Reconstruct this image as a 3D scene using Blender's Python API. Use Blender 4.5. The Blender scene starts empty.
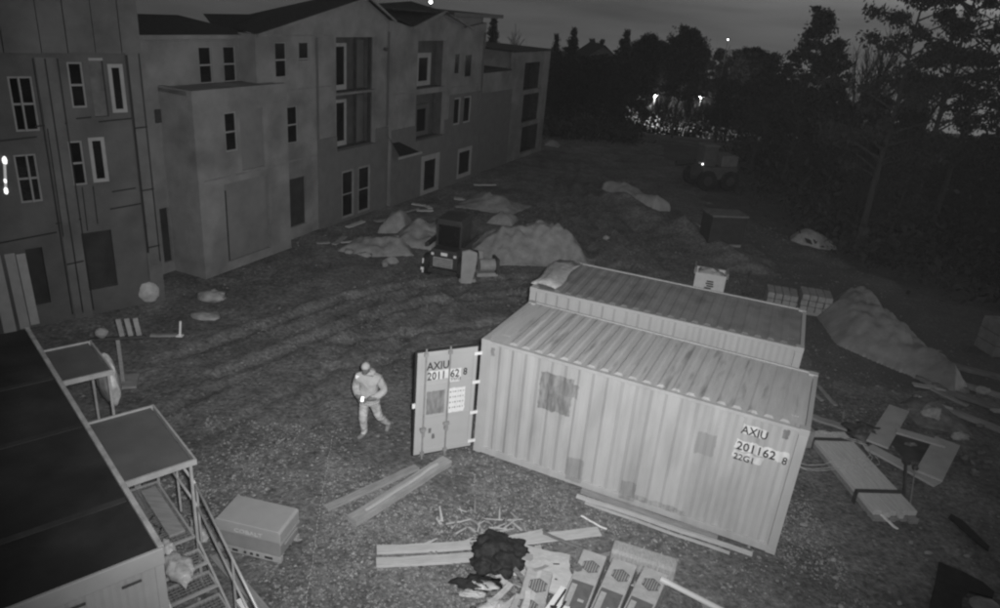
import bpy, bmesh, math, random
from mathutils import Matrix, Vector, noise
R = math.radians
random.seed(7)
scene = bpy.context.scene
col = scene.collection

# ------------------------------------------------------------------ camera
cd = bpy.data.cameras.new('camera'); cam = bpy.data.objects.new('camera', cd); col.objects.link(cam)
CAM_Z, PITCH, ROLL = 8.695, 0.395, 0.089
f_ = Vector((0, math.cos(PITCH), -math.sin(PITCH))); u_ = Vector((0, math.sin(PITCH), math.cos(PITCH))); r_ = Vector((1, 0, 0))
rr = r_*math.cos(ROLL) + u_*math.sin(ROLL); uu = -r_*math.sin(ROLL) + u_*math.cos(ROLL)
cam.matrix_world = Matrix(((rr.x, uu.x, -f_.x, 0), (rr.y, uu.y, -f_.y, 0), (rr.z, uu.z, -f_.z, CAM_Z), (0, 0, 0, 1)))
cd.sensor_width = 36.0; cd.lens = 26.08; cd.clip_start = 0.1; cd.clip_end = 1500
scene.camera = cam

HAZE = 5.5e-5
# ------------------------------------------------------------------ dusk sky
world = bpy.data.worlds.new('World'); scene.world = world; world.use_nodes = True
wt = world.node_tree; wt.nodes.clear()
def wn(t, **k):
    n = wt.nodes.new(t)
    for a, b in k.items(): setattr(n, a, b)
    return n
SUN_EL, SUN_AZ = R(2.0), R(82)           # last glow low off to the right, outside the picture
sky = wn('ShaderNodeTexSky', sky_type='NISHITA', sun_disc=False, sun_elevation=SUN_EL, sun_rotation=SUN_AZ)
tg_ = wn('ShaderNodeTexCoord'); sp_ = wn('ShaderNodeSeparateXYZ'); wt.links.new(tg_.outputs['Generated'], sp_.inputs[0])
mz_ = wn('ShaderNodeMath', operation='MAXIMUM'); wt.links.new(sp_.outputs['Z'], mz_.inputs[0]); mz_.inputs[1].default_value = .015      # the sky goes on down to the dipping ground
cb_ = wn('ShaderNodeCombineXYZ'); wt.links.new(sp_.outputs['X'], cb_.inputs['X']); wt.links.new(sp_.outputs['Y'], cb_.inputs['Y']); wt.links.new(mz_.outputs[0], cb_.inputs['Z']); wt.links.new(cb_.outputs[0], sky.inputs['Vector'])
bw = wn('ShaderNodeRGBToBW'); wt.links.new(sky.outputs[0], bw.inputs[0])
tc = wn('ShaderNodeTexCoord'); mp = wn('ShaderNodeMapping'); mp.inputs['Scale'].default_value = (1.3, 1.3, 11.0)
wt.links.new(tc.outputs['Generated'], mp.inputs['Vector'])
cl = wn('ShaderNodeTexNoise'); cl.inputs['Scale'].default_value = 2.2; cl.inputs['Detail'].default_value = 6; cl.inputs['Roughness'].default_value = .55
wt.links.new(mp.outputs[0], cl.inputs['Vector'])
cr = wn('ShaderNodeMapRange'); cr.inputs['From Min'].default_value = .35; cr.inputs['From Max'].default_value = .7; cr.inputs['To Min'].default_value = 1.10; cr.inputs['To Max'].default_value = .60
wt.links.new(cl.outputs['Fac'], cr.inputs['Value'])
mu = wn('ShaderNodeMath', operation='MULTIPLY'); wt.links.new(bw.outputs[0], mu.inputs[0]); wt.links.new(cr.outputs[0], mu.inputs[1])
bg = wn('ShaderNodeBackground'); bg.inputs['Strength'].default_value = 0.125
wt.links.new(mu.outputs[0], bg.inputs['Color'])
wo = wn('ShaderNodeOutputWorld'); wt.links.new(bg.outputs[0], wo.inputs['Surface'])

sd = bpy.data.lights.new('dusk_sun', 'SUN'); sd.energy = 0.03; sd.angle = R(12); sun = bpy.data.objects.new('dusk_sun', sd); col.objects.link(sun)
sun.rotation_euler = (R(90)-SUN_EL, 0, -SUN_AZ + math.pi)

# the lamp of the watch mast the picture is taken from: its beam is what lights the yard
ld = bpy.data.lights.new('mast_floodlight', 'SPOT'); ld.energy = 9700; ld.spot_size = R(86); ld.spot_blend = 1.0; ld.shadow_soft_size = 0.12
flood = bpy.data.objects.new('mast_floodlight', ld); col.objects.link(flood)
flood.location = (0.22, -0.05, CAM_Z+0.18)
flood.rotation_euler = (Vector((-0.7, 24.5, 0.2)) - Vector(flood.location)).to_track_quat('-Z', 'Y').to_euler()

vs = scene.view_settings
scene.display_settings.display_device = 'sRGB'
vs.view_transform = 'Standard'; vs.look = 'None'; vs.exposure = 0; vs.gamma = 1; vs.use_curve_mapping = False

scene.cycles.pixel_filter_type = 'BLACKMAN_HARRIS'; scene.cycles.filter_width = 2.3      # the lens is soft

# ------------------------------------------------------------------ materials (the picture is monochrome)
MATS = {}
def mat(name, v, var=.25, scale=4.0, rough=.8, bump=0.0, bscale=None, detail=5, stretch=None, metal=0.0, spec=.3, emit=0, v2=None, speck=None, blotch=None):
    if name in MATS: return MATS[name]
    m = bpy.data.materials.new(name); m.use_nodes = True; nt = m.node_tree; n = nt.nodes; L = nt.links
    b = n['Principled BSDF']; b.inputs['Roughness'].default_value = rough; b.inputs['Metallic'].default_value = metal
    b.inputs['Specular IOR Level'].default_value = spec
    tc = n.new('ShaderNodeTexCoord'); mp = n.new('ShaderNodeMapping')
    if stretch: mp.inputs['Scale'].default_value = stretch
    L.new(tc.outputs['Object'], mp.inputs['Vector'])
    nz = n.new('ShaderNodeTexNoise'); nz.inputs['Scale'].default_value = scale; nz.inputs['Detail'].default_value = detail; nz.inputs['Roughness'].default_value = .6
    L.new(mp.outputs[0], nz.inputs['Vector'])
    mr = n.new('ShaderNodeMapRange'); mr.inputs['From Min'].default_value = .3; mr.inputs['From Max'].default_value = .7
    mr.inputs['To Min'].default_value = v*(1-var); mr.inputs['To Max'].default_value = v2 if v2 else v*(1+var)
    L.new(nz.outputs['Fac'], mr.inputs['Value']); out = mr.outputs[0]
    if blotch:                       # (scale, lo, hi, factor) broad uneven staining
        z = n.new('ShaderNodeTexNoise'); z.inputs['Scale'].default_value = blotch[0]; z.inputs['Detail'].default_value = 4; L.new(mp.outputs[0], z.inputs['Vector'])
        q = n.new('ShaderNodeMapRange'); q.inputs['From Min'].default_value = blotch[1]; q.inputs['From Max'].default_value = blotch[2]; q.inputs['To Min'].default_value = 1; q.inputs['To Max'].default_value = blotch[3]
        L.new(z.outputs['Fac'], q.inputs['Value']); k = n.new('ShaderNodeMath'); k.operation = 'MULTIPLY'; L.new(out, k.inputs[0]); L.new(q.outputs[0], k.inputs[1]); out = k.outputs[0]
    L.new(out, b.inputs['Base Color'])
    if emit:
        b.inputs['Emission Color'].default_value = (1, 1, 1, 1); b.inputs['Emission Strength'].default_value = emit
    if bump:
        nb = n.new('ShaderNodeTexNoise'); nb.inputs['Scale'].default_value = bscale or scale*4; nb.inputs['Detail'].default_value = 6
        L.new(mp.outputs[0], nb.inputs['Vector'])
        bp = n.new('ShaderNodeBump'); bp.inputs['Strength'].default_value = bump; bp.inputs['Distance'].default_value = .05
        L.new(nb.outputs['Fac'], bp.inputs['Height']); L.new(bp.outputs[0], b.inputs['Normal'])
    m['nodes_color'] = 1
    MATS[name] = m
    return m
def color_of(m):
    b = m.node_tree.nodes['Principled BSDF']; l = b.inputs['Base Color'].links[0]; return b, l.from_socket
def add_mask(m, boxes, warp=.03, wscale=9, coords='XZ'):
    """painted or worn patches: boxes = (cx, cz, hx, hz, value, wear) in the object's own coordinates"""
    nt = m.node_tree; n = nt.nodes; L = nt.links
    b, cur = color_of(m)
    tc = n.new('ShaderNodeTexCoord'); nz = n.new('ShaderNodeTexNoise'); nz.inputs['Scale'].default_value = wscale; nz.inputs['Detail'].default_value = 5
    L.new(tc.outputs['Object'], nz.inputs['Vector'])
    sx = n.new('ShaderNodeSeparateXYZ'); L.new(tc.outputs['Object'], sx.inputs[0])
    sc = n.new('ShaderNodeSeparateXYZ'); L.new(nz.outputs['Color'], sc.inputs[0])
    def M(op, a, c):
        k = n.new('ShaderNodeMath'); k.operation = op
        for i, w in ((0, a), (1, c)):
            if w is None: continue
            if isinstance(w, (int, float)): k.inputs[i].default_value = w
            else: L.new(w, k.inputs[i])
        return k.outputs[0]
    wx = M('MULTIPLY', M('SUBTRACT', sc.outputs[0], .5), warp*4); wz = M('MULTIPLY', M('SUBTRACT', sc.outputs[1], .5), warp*4)
    for (cx, cz, hx, hz, val, wear) in boxes:
        a = M('SUBTRACT', M('ABSOLUTE', M('ADD', M('SUBTRACT', sx.outputs[coords[0]], cx), wx), None), hx)
        c = M('SUBTRACT', M('ABSOLUTE', M('ADD', M('SUBTRACT', sx.outputs[coords[1]], cz), wz), None), hz)
        msk = M('LESS_THAN', M('MAXIMUM', a, c), 0)
        if wear:
            z2 = n.new('ShaderNodeTexNoise'); z2.inputs['Scale'].default_value = 9; z2.inputs['Detail'].default_value = 7; mw = n.new('ShaderNodeMapping'); mw.inputs['Scale'].default_value = (1.6, 1.6, .45); L.new(tc.outputs['Object'], mw.inputs['Vector']); L.new(mw.outputs[0], z2.inputs['Vector'])
            q = n.new('ShaderNodeMapRange'); q.inputs['From Min'].default_value = .36; q.inputs['From Max'].default_value = .6; q.inputs['To Min'].default_value = 1; q.inputs['To Max'].default_value = 1-wear
            L.new(z2.outputs['Fac'], q.inputs['Value']); msk = M('MULTIPLY', msk, q.outputs[0])
        mx = n.new('ShaderNodeMix'); mx.data_type = 'FLOAT'; L.new(msk, mx.inputs[0]); L.new(cur, mx.inputs[2]); mx.inputs[3].default_value = val
        cur = mx.outputs[0]
    L.new(cur, b.inputs['Base Color'])

STUCCO = mat('stucco', .205, .16, 1.6, .9, .3, 20, blotch=(.7, .44, .62, .74))
SHEATH = mat('wall_sheathing', .10, .14, 1.5, .8, .15, 12, blotch=(.9, .4, .65, .8))
VENEER = mat('dark_stucco', .125, .12, 2.5, .9, .3, 30)
TAPE = mat('seam_tape', .018, .2, 8, .5)
SHINGLE = mat('roof_shingle', .03, .3, 7, .9, .4, 30)
GLASS = mat('window_glass', .012, .4, 2, .12, spec=.5)
TRIM = mat('window_trim', .28, .1, 4, .6)
VINYL = mat('vinyl_frame', .24, .1, 4, .5)
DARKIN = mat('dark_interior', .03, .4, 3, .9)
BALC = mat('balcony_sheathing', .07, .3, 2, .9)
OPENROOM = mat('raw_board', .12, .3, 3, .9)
PAINT = mat('container_paint', .41, .05, 1.0, .55, .06, 18, blotch=(.8, .45, .75, .88))
ROOFP = mat('container_roof_paint', .47, .10, 2.2, .6, .12, 14, blotch=(1.7, .56, .72, .58), stretch=(4.5, .55, 1))
ROOFP2 = mat('container_roof_worn', .22, .14, 2.2, .6, .12, 14, blotch=(1.5, .5, .7, .7))
STEEL = mat('galvanised_steel', .42, .15, 6, .45, metal=.3)
DSTEEL = mat('dark_steel', .06, .3, 8, .5)
RUBBER = mat('black_rubber', .025, .3, 8, .75, .1)
WHITE = mat('white_paint', .78, .06, 6, .6)
INK = mat('black_lettering', .03, .15, 10, .6)
WOOD = mat('sawn_lumber', .42, .2, 3, .8, .2, 30, stretch=(1, 8, 8))
WOODL = mat('pale_lumber', .46, .15, 3, .8, .2, 30, stretch=(1, 8, 8))
WOODG = mat('grey_weathered_wood', .27, .2, 3, .85, .3, 30, stretch=(1, 8, 8))
OLDWOOD = mat('dark_wet_wood', .17, .3, 4, .85, .3, 20, stretch=(1, 6, 6))
ROOFT = mat('black_roof_membrane', .018, .35, 1.2, .75, .1, 10, blotch=(1.0, .45, .7, 1.7))
TWALL = mat('trailer_wall', .29, .08, 2, .6, .05, 12)
CANOPY = mat('canopy_sheet', .10, .15, 2, .6)
CARTON = mat('carton_board', .40, .14, 7, .8, .25, 22)
CARTOND = mat('carton_dark_print', .13, .2, 9, .75, .1, 22)
FILM = mat('plastic_film', .42, .3, 6, .35, .5, 9)
BLACKP = mat('black_plastic_film', .025, .5, 10, .75, .8, 10)
TARP = mat('grey_tarp', .24, .3, 1.6, .5, .7, 5)
TARPD = mat('dim_tarp', .21, .35, 1.4, .45, .9, 3)
SAND = mat('pale_spoil', .26, .3, 2.4, .95, 1.0, 3.5)
ROCK = mat('pale_stone', .30, .3, 4, .9, .6, 10)
GRAVEL = mat('gravel_stone', .16, .8, 33, .9, v2=.38)
MESHM = mat('expanded_metal', .18, .3, 20, .5)
PIPE = mat('white_pipe', .55, .04, 6, .18, spec=.7)
SKIN = mat('skin', .15, .1, 8, .6)
JACKET = mat('jacket_cloth', .42, .16, 6, .85, .8, 10)
PANTS = mat('trouser_cloth', .48, .4, 11, .85, .8, 12)
BEANIE = mat('knit_cap', .42, .1, 30, .9, .2, 60)
BOOT = mat('boot_leather', .2, .2, 8, .7)
REFLECT = mat('reflective_band', .9, .02, 5, .2, emit=0)
BARK = mat('tree_bark', .06, .4, 6, .95, .5, 20, stretch=(6, 6, 1))
NEEDLE = mat('pine_needles', .04, .45, 2.2, .8)
LEAFD = mat('dark_leaves', .04, .45, 1.6, .8)
TWIG = mat('bare_twigs', .055, .3, 3, .9)
MACHP = mat('machine_paint', .045, .2, 4, .5)
MACHL = mat('machine_light_panel', .33, .2, 6, .6)
LAMPM = mat('lit_lamp', .9, 0, 5, .5, emit=25)
BEACON = mat('lit_beacon', .9, 0, 5, .5, emit=8)

# ------------------------------------------------------------------ mesh helpers
class MB:
    def __init__(s, m=None): s.v = []; s.f = []; s.mi = []; s.m = m or Matrix(); s.cur = 0
    def add(s, vs, fs):
        o = len(s.v); s.v += [tuple(s.m @ Vector(p)) for p in vs]; s.f += [tuple(o+i for i in f) for f in fs]; s.mi += [s.cur]*len(fs); return s
    def box(s, x0, x1, y0, y1, z0, z1, mm=None):
        p = [(x0,y0,z0),(x1,y0,z0),(x1,y1,z0),(x0,y1,z0),(x0,y0,z1),(x1,y0,z1),(x1,y1,z1),(x0,y1,z1)]
        if mm: p = [mm @ Vector(q) for q in p]
        return s.add(p, [(3,2,1,0),(4,5,6,7),(0,1,5,4),(1,2,6,5),(2,3,7,6),(3,0,4,7)])
    def tube(s, a, b, r0, r1=None, n=8, cap=True):
        r1 = r0 if r1 is None else r1; a = Vector(a); b = Vector(b); d = (b-a)
        if d.length < 1e-6: return s
        d.normalize(); x = d.orthogonal().normalized(); y = d.cross(x)
        ring = lambda c, r: [c + x*r*math.cos(2*math.pi*i/n) + y*r*math.sin(2*math.pi*i/n) for i in range(n)]
        fs = [(i, (i+1) % n, n+(i+1) % n, n+i) for i in range(n)]
        if cap: fs += [tuple(range(n-1, -1, -1)), tuple(range(n, 2*n))]
        return s.add(ring(a, r0)+ring(b, r1), fs)
    def path(s, pts, r, n=6):
        for a, b in zip(pts, pts[1:]): s.tube(a, b, r, r, n)
        return s
    def prism(s, poly, z0, z1):
        n = len(poly); p = [(x, y, z0) for x, y in poly] + [(x, y, z1) for x, y in poly]
        return s.add(p, [tuple(range(n-1, -1, -1)), tuple(range(n, 2*n))] + [(i, (i+1) % n, n+(i+1) % n, n+i) for i in range(n)])
    def prism_y(s, poly, y0, y1):          # polygon in x,z extruded along y
        n = len(poly); p = [(x, y0, z) for x, z in poly] + [(x, y1, z) for x, z in poly]
        return s.add(p, [tuple(range(n)), tuple(range(2*n-1, n-1, -1))] + [((i+1) % n, i, n+i, n+(i+1) % n) for i in range(n)])
    def sphere(s, c, r, nu=10, nv=7, jit=0):
        c = Vector(c); rx, ry, rz = (r, r, r) if isinstance(r, (int, float)) else r
        vs = []
        for j in range(nv+1):
            th = math.pi*j/nv
            for i in range(nu):
                ph = 2*math.pi*i/nu; k = 1+random.uniform(-jit, jit)
                vs.append(c + Vector((rx*k*math.sin(th)*math.cos(ph), ry*k*math.sin(th)*math.sin(ph), rz*k*math.cos(th))))
        return s.add(vs, [(j*nu+i, (j+1)*nu+i, (j+1)*nu+(i+1) % nu, j*nu+(i+1) % nu) for j in range(nv) for i in range(nu)])
    def mesh(s, name, mats, smooth=False):
        me = bpy.data.meshes.new(name); me.from_pydata(s.v, [], s.f); me.update()
        for m in (mats if isinstance(mats, (list, tuple)) else [mats]): me.materials.append(m)
        if any(s.mi): me.polygons.foreach_set('material_index', s.mi)
        if smooth: me.polygons.foreach_set('use_smooth', [True]*len(me.polygons))
        return me
    def build(s, name, mats, parent=None, smooth=False, bevel=0):
        o = bpy.data.objects.new(name, s.mesh(name, mats, smooth)); col.objects.link(o)
        if parent: o.parent = parent
        if bevel:
            b = o.modifiers.new('edge_wear', 'BEVEL'); b.width = bevel; b.segments = 2; b.limit_method = 'ANGLE'
        return o
def tag(o, label=None, cat=None, group=None, kind=None):
    for k, v in (('label', label), ('category', cat), ('group', group), ('kind', kind)):
        if v: o[k] = v
    return o
def thing(name, label, cat, loc=(0,0,0), rz=0, group=None):
    o = bpy.data.objects.new(name, None); col.objects.link(o); o.location = loc; o.rotation_euler = (0, 0, rz); o.empty_display_size = .2
    return tag(o, label, cat, group)
def obj(name, me, parent=None, loc=None):
    o = bpy.data.objects.new(name, me); col.objects.link(o)
    if parent: o.parent = parent
    if loc: o.location = loc
    return o
def text(name, body, size, mm, material, parent, sx=1.0, depth=.002):
    cu = bpy.data.curves.new('lettering', 'FONT'); cu.body = body; cu.size = size; cu.extrude = depth; cu.offset = size*.012; cu.resolution_u = 2
    t = bpy.data.objects.new('tmp_text', cu); col.objects.link(t)
    bpy.context.view_layer.update(); dg = bpy.context.evaluated_depsgraph_get()
    me = bpy.data.meshes.new_from_object(t.evaluated_get(dg)); bpy.data.objects.remove(t)
    me.transform(mm @ Matrix.Diagonal((sx, 1, 1, 1))); me.materials.clear(); me.materials.append(material); me.name = name
    return obj(name, me, parent)
def fr(seedv, x, y, s=1.0, o=4): return noise.fractal(Vector((x*s+seedv*17.3, y*s-seedv*5.1, seedv*3.7)), 1.0, 2.0, o)
def sst(a, b, x):
    t = max(0, min(1, (x-a)/(b-a))); return t*t*(3-2*t)

def blob(name, m, c, r, parent=None, seed=1, amp=.25, nu=18, nv=12, s=2.2, mm=None):
    mb = MB()
    for j in range(nv+1):
        th = math.pi*j/nv
        for i in range(nu):
            ph = 2*math.pi*i/nu; d = Vector((math.sin(th)*math.cos(ph), math.sin(th)*math.sin(ph), math.cos(th)))
            k = 1+amp*noise.fractal(d*s+Vector((seed*7.7, seed*3.1, seed)), 1.0, 2.0, 4)
            p = Vector((c[0]+d.x*r[0]*k, c[1]+d.y*r[1]*k, max(0, c[2]+d.z*r[2]*k) if c[2] < r[2]*1.01 else c[2]+d.z*r[2]*k)); mb.v.append(tuple(mm @ p if mm else p))
    mb.f = [(j*nu+i, (j+1)*nu+i, (j+1)*nu+(i+1) % nu, j*nu+(i+1) % nu) for j in range(nv) for i in range(nu)]; mb.mi = [0]*len(mb.f)
    return mb.build(name, m, parent, smooth=True)

# ------------------------------------------------------------------ ground
RUTS = (([(-7.2,15.2),(-5.6,17.6),(-4.2,19.6),(-2.6,21.2),(.5,22.6),(3.4,23.2),(5.4,25.6),(5.0,30),(3.6,36),(4.6,44)], .75, .10),
        ([(-3.2,13.2),(-3.6,15.6),(-3.0,18.4),(-2.2,21.0),(-1.8,22.4)], .62, .08), ([(1.0,20.5),(3.6,23.8),(4.2,27.5),(2.6,32.5),(3.2,40)], .8, .10), ([(-6.5,12.6),(-4.4,16.4),(-.8,18.2),(2.2,19.6)], .7, .06))
def gz(x, y):
    d = math.hypot(x, y)
    z = -8.0*sst(52, 112, y) - .13*max(0, y-150)
    amp = .03 + .06*sst(15, 26, d)*(1-sst(60, 80, d)*.3)
    z += amp*fr(1, x, y, .35) + .02*fr(2, x, y, 1.9)
    # low windrow of pushed-up earth along the haul road on the right
    for (ax, ay), (bx, by), h, w in (((5.2, 35.5), (7.5, 30.4), .45, .8), ((7.5, 30.4), (9.6, 26.8), .35, .7), ((10.5, 33), (14, 25.5), .3, 1.0)):
        t = max(0, min(1, ((x-ax)*(bx-ax)+(y-ay)*(by-ay))/((bx-ax)**2+(by-ay)**2))); q = math.hypot(x-ax-t*(bx-ax), y-ay-t*(by-ay))
        z += h*math.exp(-(q/w)**2)*(1+.5*fr(3, x, y, .8))
    for track, hw, dep in RUTS:
        for (ax, ay), (bx, by) in zip(track, track[1:]):
            if not (min(ax, bx)-2 < x < max(ax, bx)+2 and min(ay, by)-2 < y < max(ay, by)+2): continue
            L2 = (bx-ax)**2+(by-ay)**2; t = ((x-ax)*(bx-ax)+(y-ay)*(by-ay))/L2
            if 0 <= t < 1:
                q = ((x-ax)*(by-ay)-(y-ay)*(bx-ax))/math.sqrt(L2)
                for c in (-hw, hw):
                    e = abs(q-c); z += dep*(-math.exp(-(e/.16)**2) + .6*math.exp(-((e-.32)/.12)**2))*(1+.6*fr(7, x, y, 1.1))
    if -6 < x < 8.6 and 8 < y < 16.5: z = min(z, .012) if z > .012 else z
    return z
def axis(a, b, step, lo, hi):
    xs = []; x = a
    while x <= b: xs.append(x); x += step
    s = step; x = b
    while x < hi: s *= 1.25; x += s; xs.append(x)
    s = step; x = a; pre = []
    while x > lo: s *= 1.25; x -= s; pre.append(x)
    return pre[::-1]+xs
GX = axis(-12, 16, .15, -420, 420); GY = axis(7, 40, .15, -60, 700)
mb = MB(); nx = len(GX)
mb.v = [(x, y, gz(x, y)) for y in GY for x in GX]
mb.f = [(j*nx+i, j*nx+i+1, (j+1)*nx+i+1, (j+1)*nx+i) for j in range(len(GY)-1) for i in range(nx-1)]; mb.mi = [0]*len(mb.f)
GROUND = mat('churned_dirt', .155, .26, 1.5, .95, .9, 14.0, detail=10, blotch=(.3, .42, .62, .78))
def ground_extra(m):
    nt = m.node_tree; n = nt.nodes; L = nt.links; b, cur = color_of(m)
    tc = n.new('ShaderNodeTexCoord')
    vo = n.new('ShaderNodeTexVoronoi'); vo.inputs['Scale'].default_value = 9; L.new(tc.outputs['Object'], vo.inputs['Vector'])
    nz = n.new('ShaderNodeTexNoise'); nz.inputs['Scale'].default_value = 8; nz.inputs['Detail'].default_value = 10; nz.inputs['Roughness'].default_value = .7; L.new(tc.outputs['Object'], nz.inputs['Vector'])
    r = n.new('ShaderNodeMapRange'); r.inputs['From Min'].default_value = .32; r.inputs['From Max'].default_value = .68; r.inputs['To Min'].default_value = .45; r.inputs['To Max'].default_value = 1.65; L.new(nz.outputs['Fac'], r.inputs['Value'])
    k = n.new('ShaderNodeMath'); k.operation = 'MULTIPLY'; L.new(cur, k.inputs[0]); L.new(r.outputs[0], k.inputs[1])
    # straw and pale grit flecks
    sp = n.new('ShaderNodeSeparateXYZ'); L.new(vo.outputs['Color'], sp.inputs[0])
    lt = n.new('ShaderNodeMath'); lt.operation = 'LESS_THAN'; L.new(sp.outputs[0], lt.inputs[0]); lt.inputs[1].default_value = .16
    ld_ = n.new('ShaderNodeMath'); ld_.operation = 'LESS_THAN'; L.new(vo.outputs['Distance'], ld_.inputs[0]); ld_.inputs[1].default_value = .28
    a = n.new('ShaderNodeMath'); a.operation = 'MULTIPLY'; L.new(lt.outputs[0], a.inputs[0]); L.new(ld_.outputs[0], a.inputs[1])
    mx = n.new('ShaderNodeMix'); mx.data_type = 'FLOAT'; L.new(a.outputs[0], mx.inputs[0]); L.new(k.outputs[0], mx.inputs[2]); mx.inputs[3].default_value = .26
    # drier pale patches and wet dark ones in the churned mud
    pz = n.new('ShaderNodeTexNoise'); pz.inputs['Scale'].default_value = .55; pz.inputs['Detail'].default_value = 9; pz.inputs['Roughness'].default_value = .68; pz.inputs['Distortion'].default_value = .35; L.new(tc.outputs['Object'], pz.inputs['Vector'])
    pr_ = n.new('ShaderNodeValToRGB'); pr_.color_ramp.elements[0].position = .36; pr_.color_ramp.elements[0].color = (.80, .80, .80, 1); pr_.color_ramp.elements[1].position = .68; pr_.color_ramp.elements[1].color = (1.32, 1.32, 1.32, 1)
    e_ = pr_.color_ramp.elements.new(.5); e_.color = (.98, .98, .98, 1); L.new(pz.outputs['Fac'], pr_.inputs['Fac'])
    pm = n.new('ShaderNodeMix'); pm.data_type = 'RGBA'; pm.blend_type = 'MULTIPLY'; pm.inputs[0].default_value = 1; L.new(mx.outputs[0], pm.inputs[6]); L.new(pr_.outputs[0], pm.inputs[7])
    L.new(pm.outputs[2], b.inputs['Base Color']); return
    L.new(mx.outputs[0], b.inputs['Base Color'])
ground_extra(GROUND)
add_mask(GROUND, [(26, 36, 15.5, 18.5, .085, .55), (11.5, 21.5, 2.6, 4.2, .10, .5)], warp=.9, wscale=.35, coords='XY')     # darker ground towards the woods: the unlit dark put into its colour
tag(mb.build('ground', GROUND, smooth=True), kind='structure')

# loose gravel: real little stones
def pebbles(name, label, area, n, r0, r1, m, dens=None):
    mb = MB()
    base = [(1,0,0),(0,1,0),(-1,0,0),(0,-1,0),(0,0,1)]
    for _ in range(n):
        for _t in range(8):
            x = random.uniform(area[0], area[1]); y = random.uniform(area[2], area[3])
            if dens is None or random.random() < dens(x, y): break
        r = random.uniform(r0, r1)*random.choice((.6, .8, 1, 1, 1.5)); a = random.random()*6.3; e = random.uniform(.5, 1.3); z = gz(x, y)-.004
        vs = []
        for i, (p, q, w) in enumerate(base):
            k = r*random.uniform(.7, 1.25); X = p*k*e; Y = q*k; vs.append((x+X*math.cos(a)-Y*math.sin(a), y+X*math.sin(a)+Y*math.cos(a), z+w*r*random.uniform(.5, .9)))
        mb.add(vs, [(0,1,4),(1,2,4),(2,3,4),(3,0,4)])
    return tag(mb.build(name, m), label, 'gravel', kind='stuff')
pebbles('gravel', 'loose gravel strewn over the dirt in front of the open container', (-6, 6.5, 7.6, 13.2), 15000, .012, .038, GRAVEL,
        lambda x, y: max(.05, .5+1.1*fr(5, x, y, .6))*(1 if y < 12 else .4))
pebbles('rubble', 'scattered clods and rubble on the churned yard', (-9.5, 14, 12.5, 34), 6500, .012, .045, mat('dirt_clod', .14, .4, 9, .95, v2=.23),
        lambda x, y: max(.02, .15+1.6*fr(6, x, y, .3)))

# ------------------------------------------------------------------ shipping containers
CL, CW, CH = 6.058, 2.438, 2.591
def corrugated(x0, x1, z0, z1, period=.278, depth=.036, flip=1):
    """trapezoid-ribbed sheet in the x,z plane; outer faces at y=0, valleys at y=+depth"""
    mb = MB(); prof = []; n = int(round((x1-x0)/period)); p = (x1-x0)/n
    for i in range(n):
        a = x0+i*p
        j = random.uniform(-.012, .012)*period/.278; dd = depth*random.uniform(.82, 1.1); prof += [(a+j, 0), (a+.26*p+j, 0), (a+.5*p, dd), (a+.76*p, dd)]
    prof.append((x1, 0)); k = len(prof)
    mb.v = [(x, y*flip, z0) for x, y in prof] + [(x, y*flip, z1) for x, y in prof] + [(x, (y+.004)*flip, z0) for x, y in prof] + [(x, (y+.004)*flip, z1) for x, y in prof]
    mb.f = [(i, i+1, k+i+1, k+i) for i in range(k-1)] + [(2*k+i+1, 2*k+i, 3*k+i, 3*k+i+1) for i in range(k-1)]
    mb.mi = [0]*len(mb.f); return mb
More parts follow.
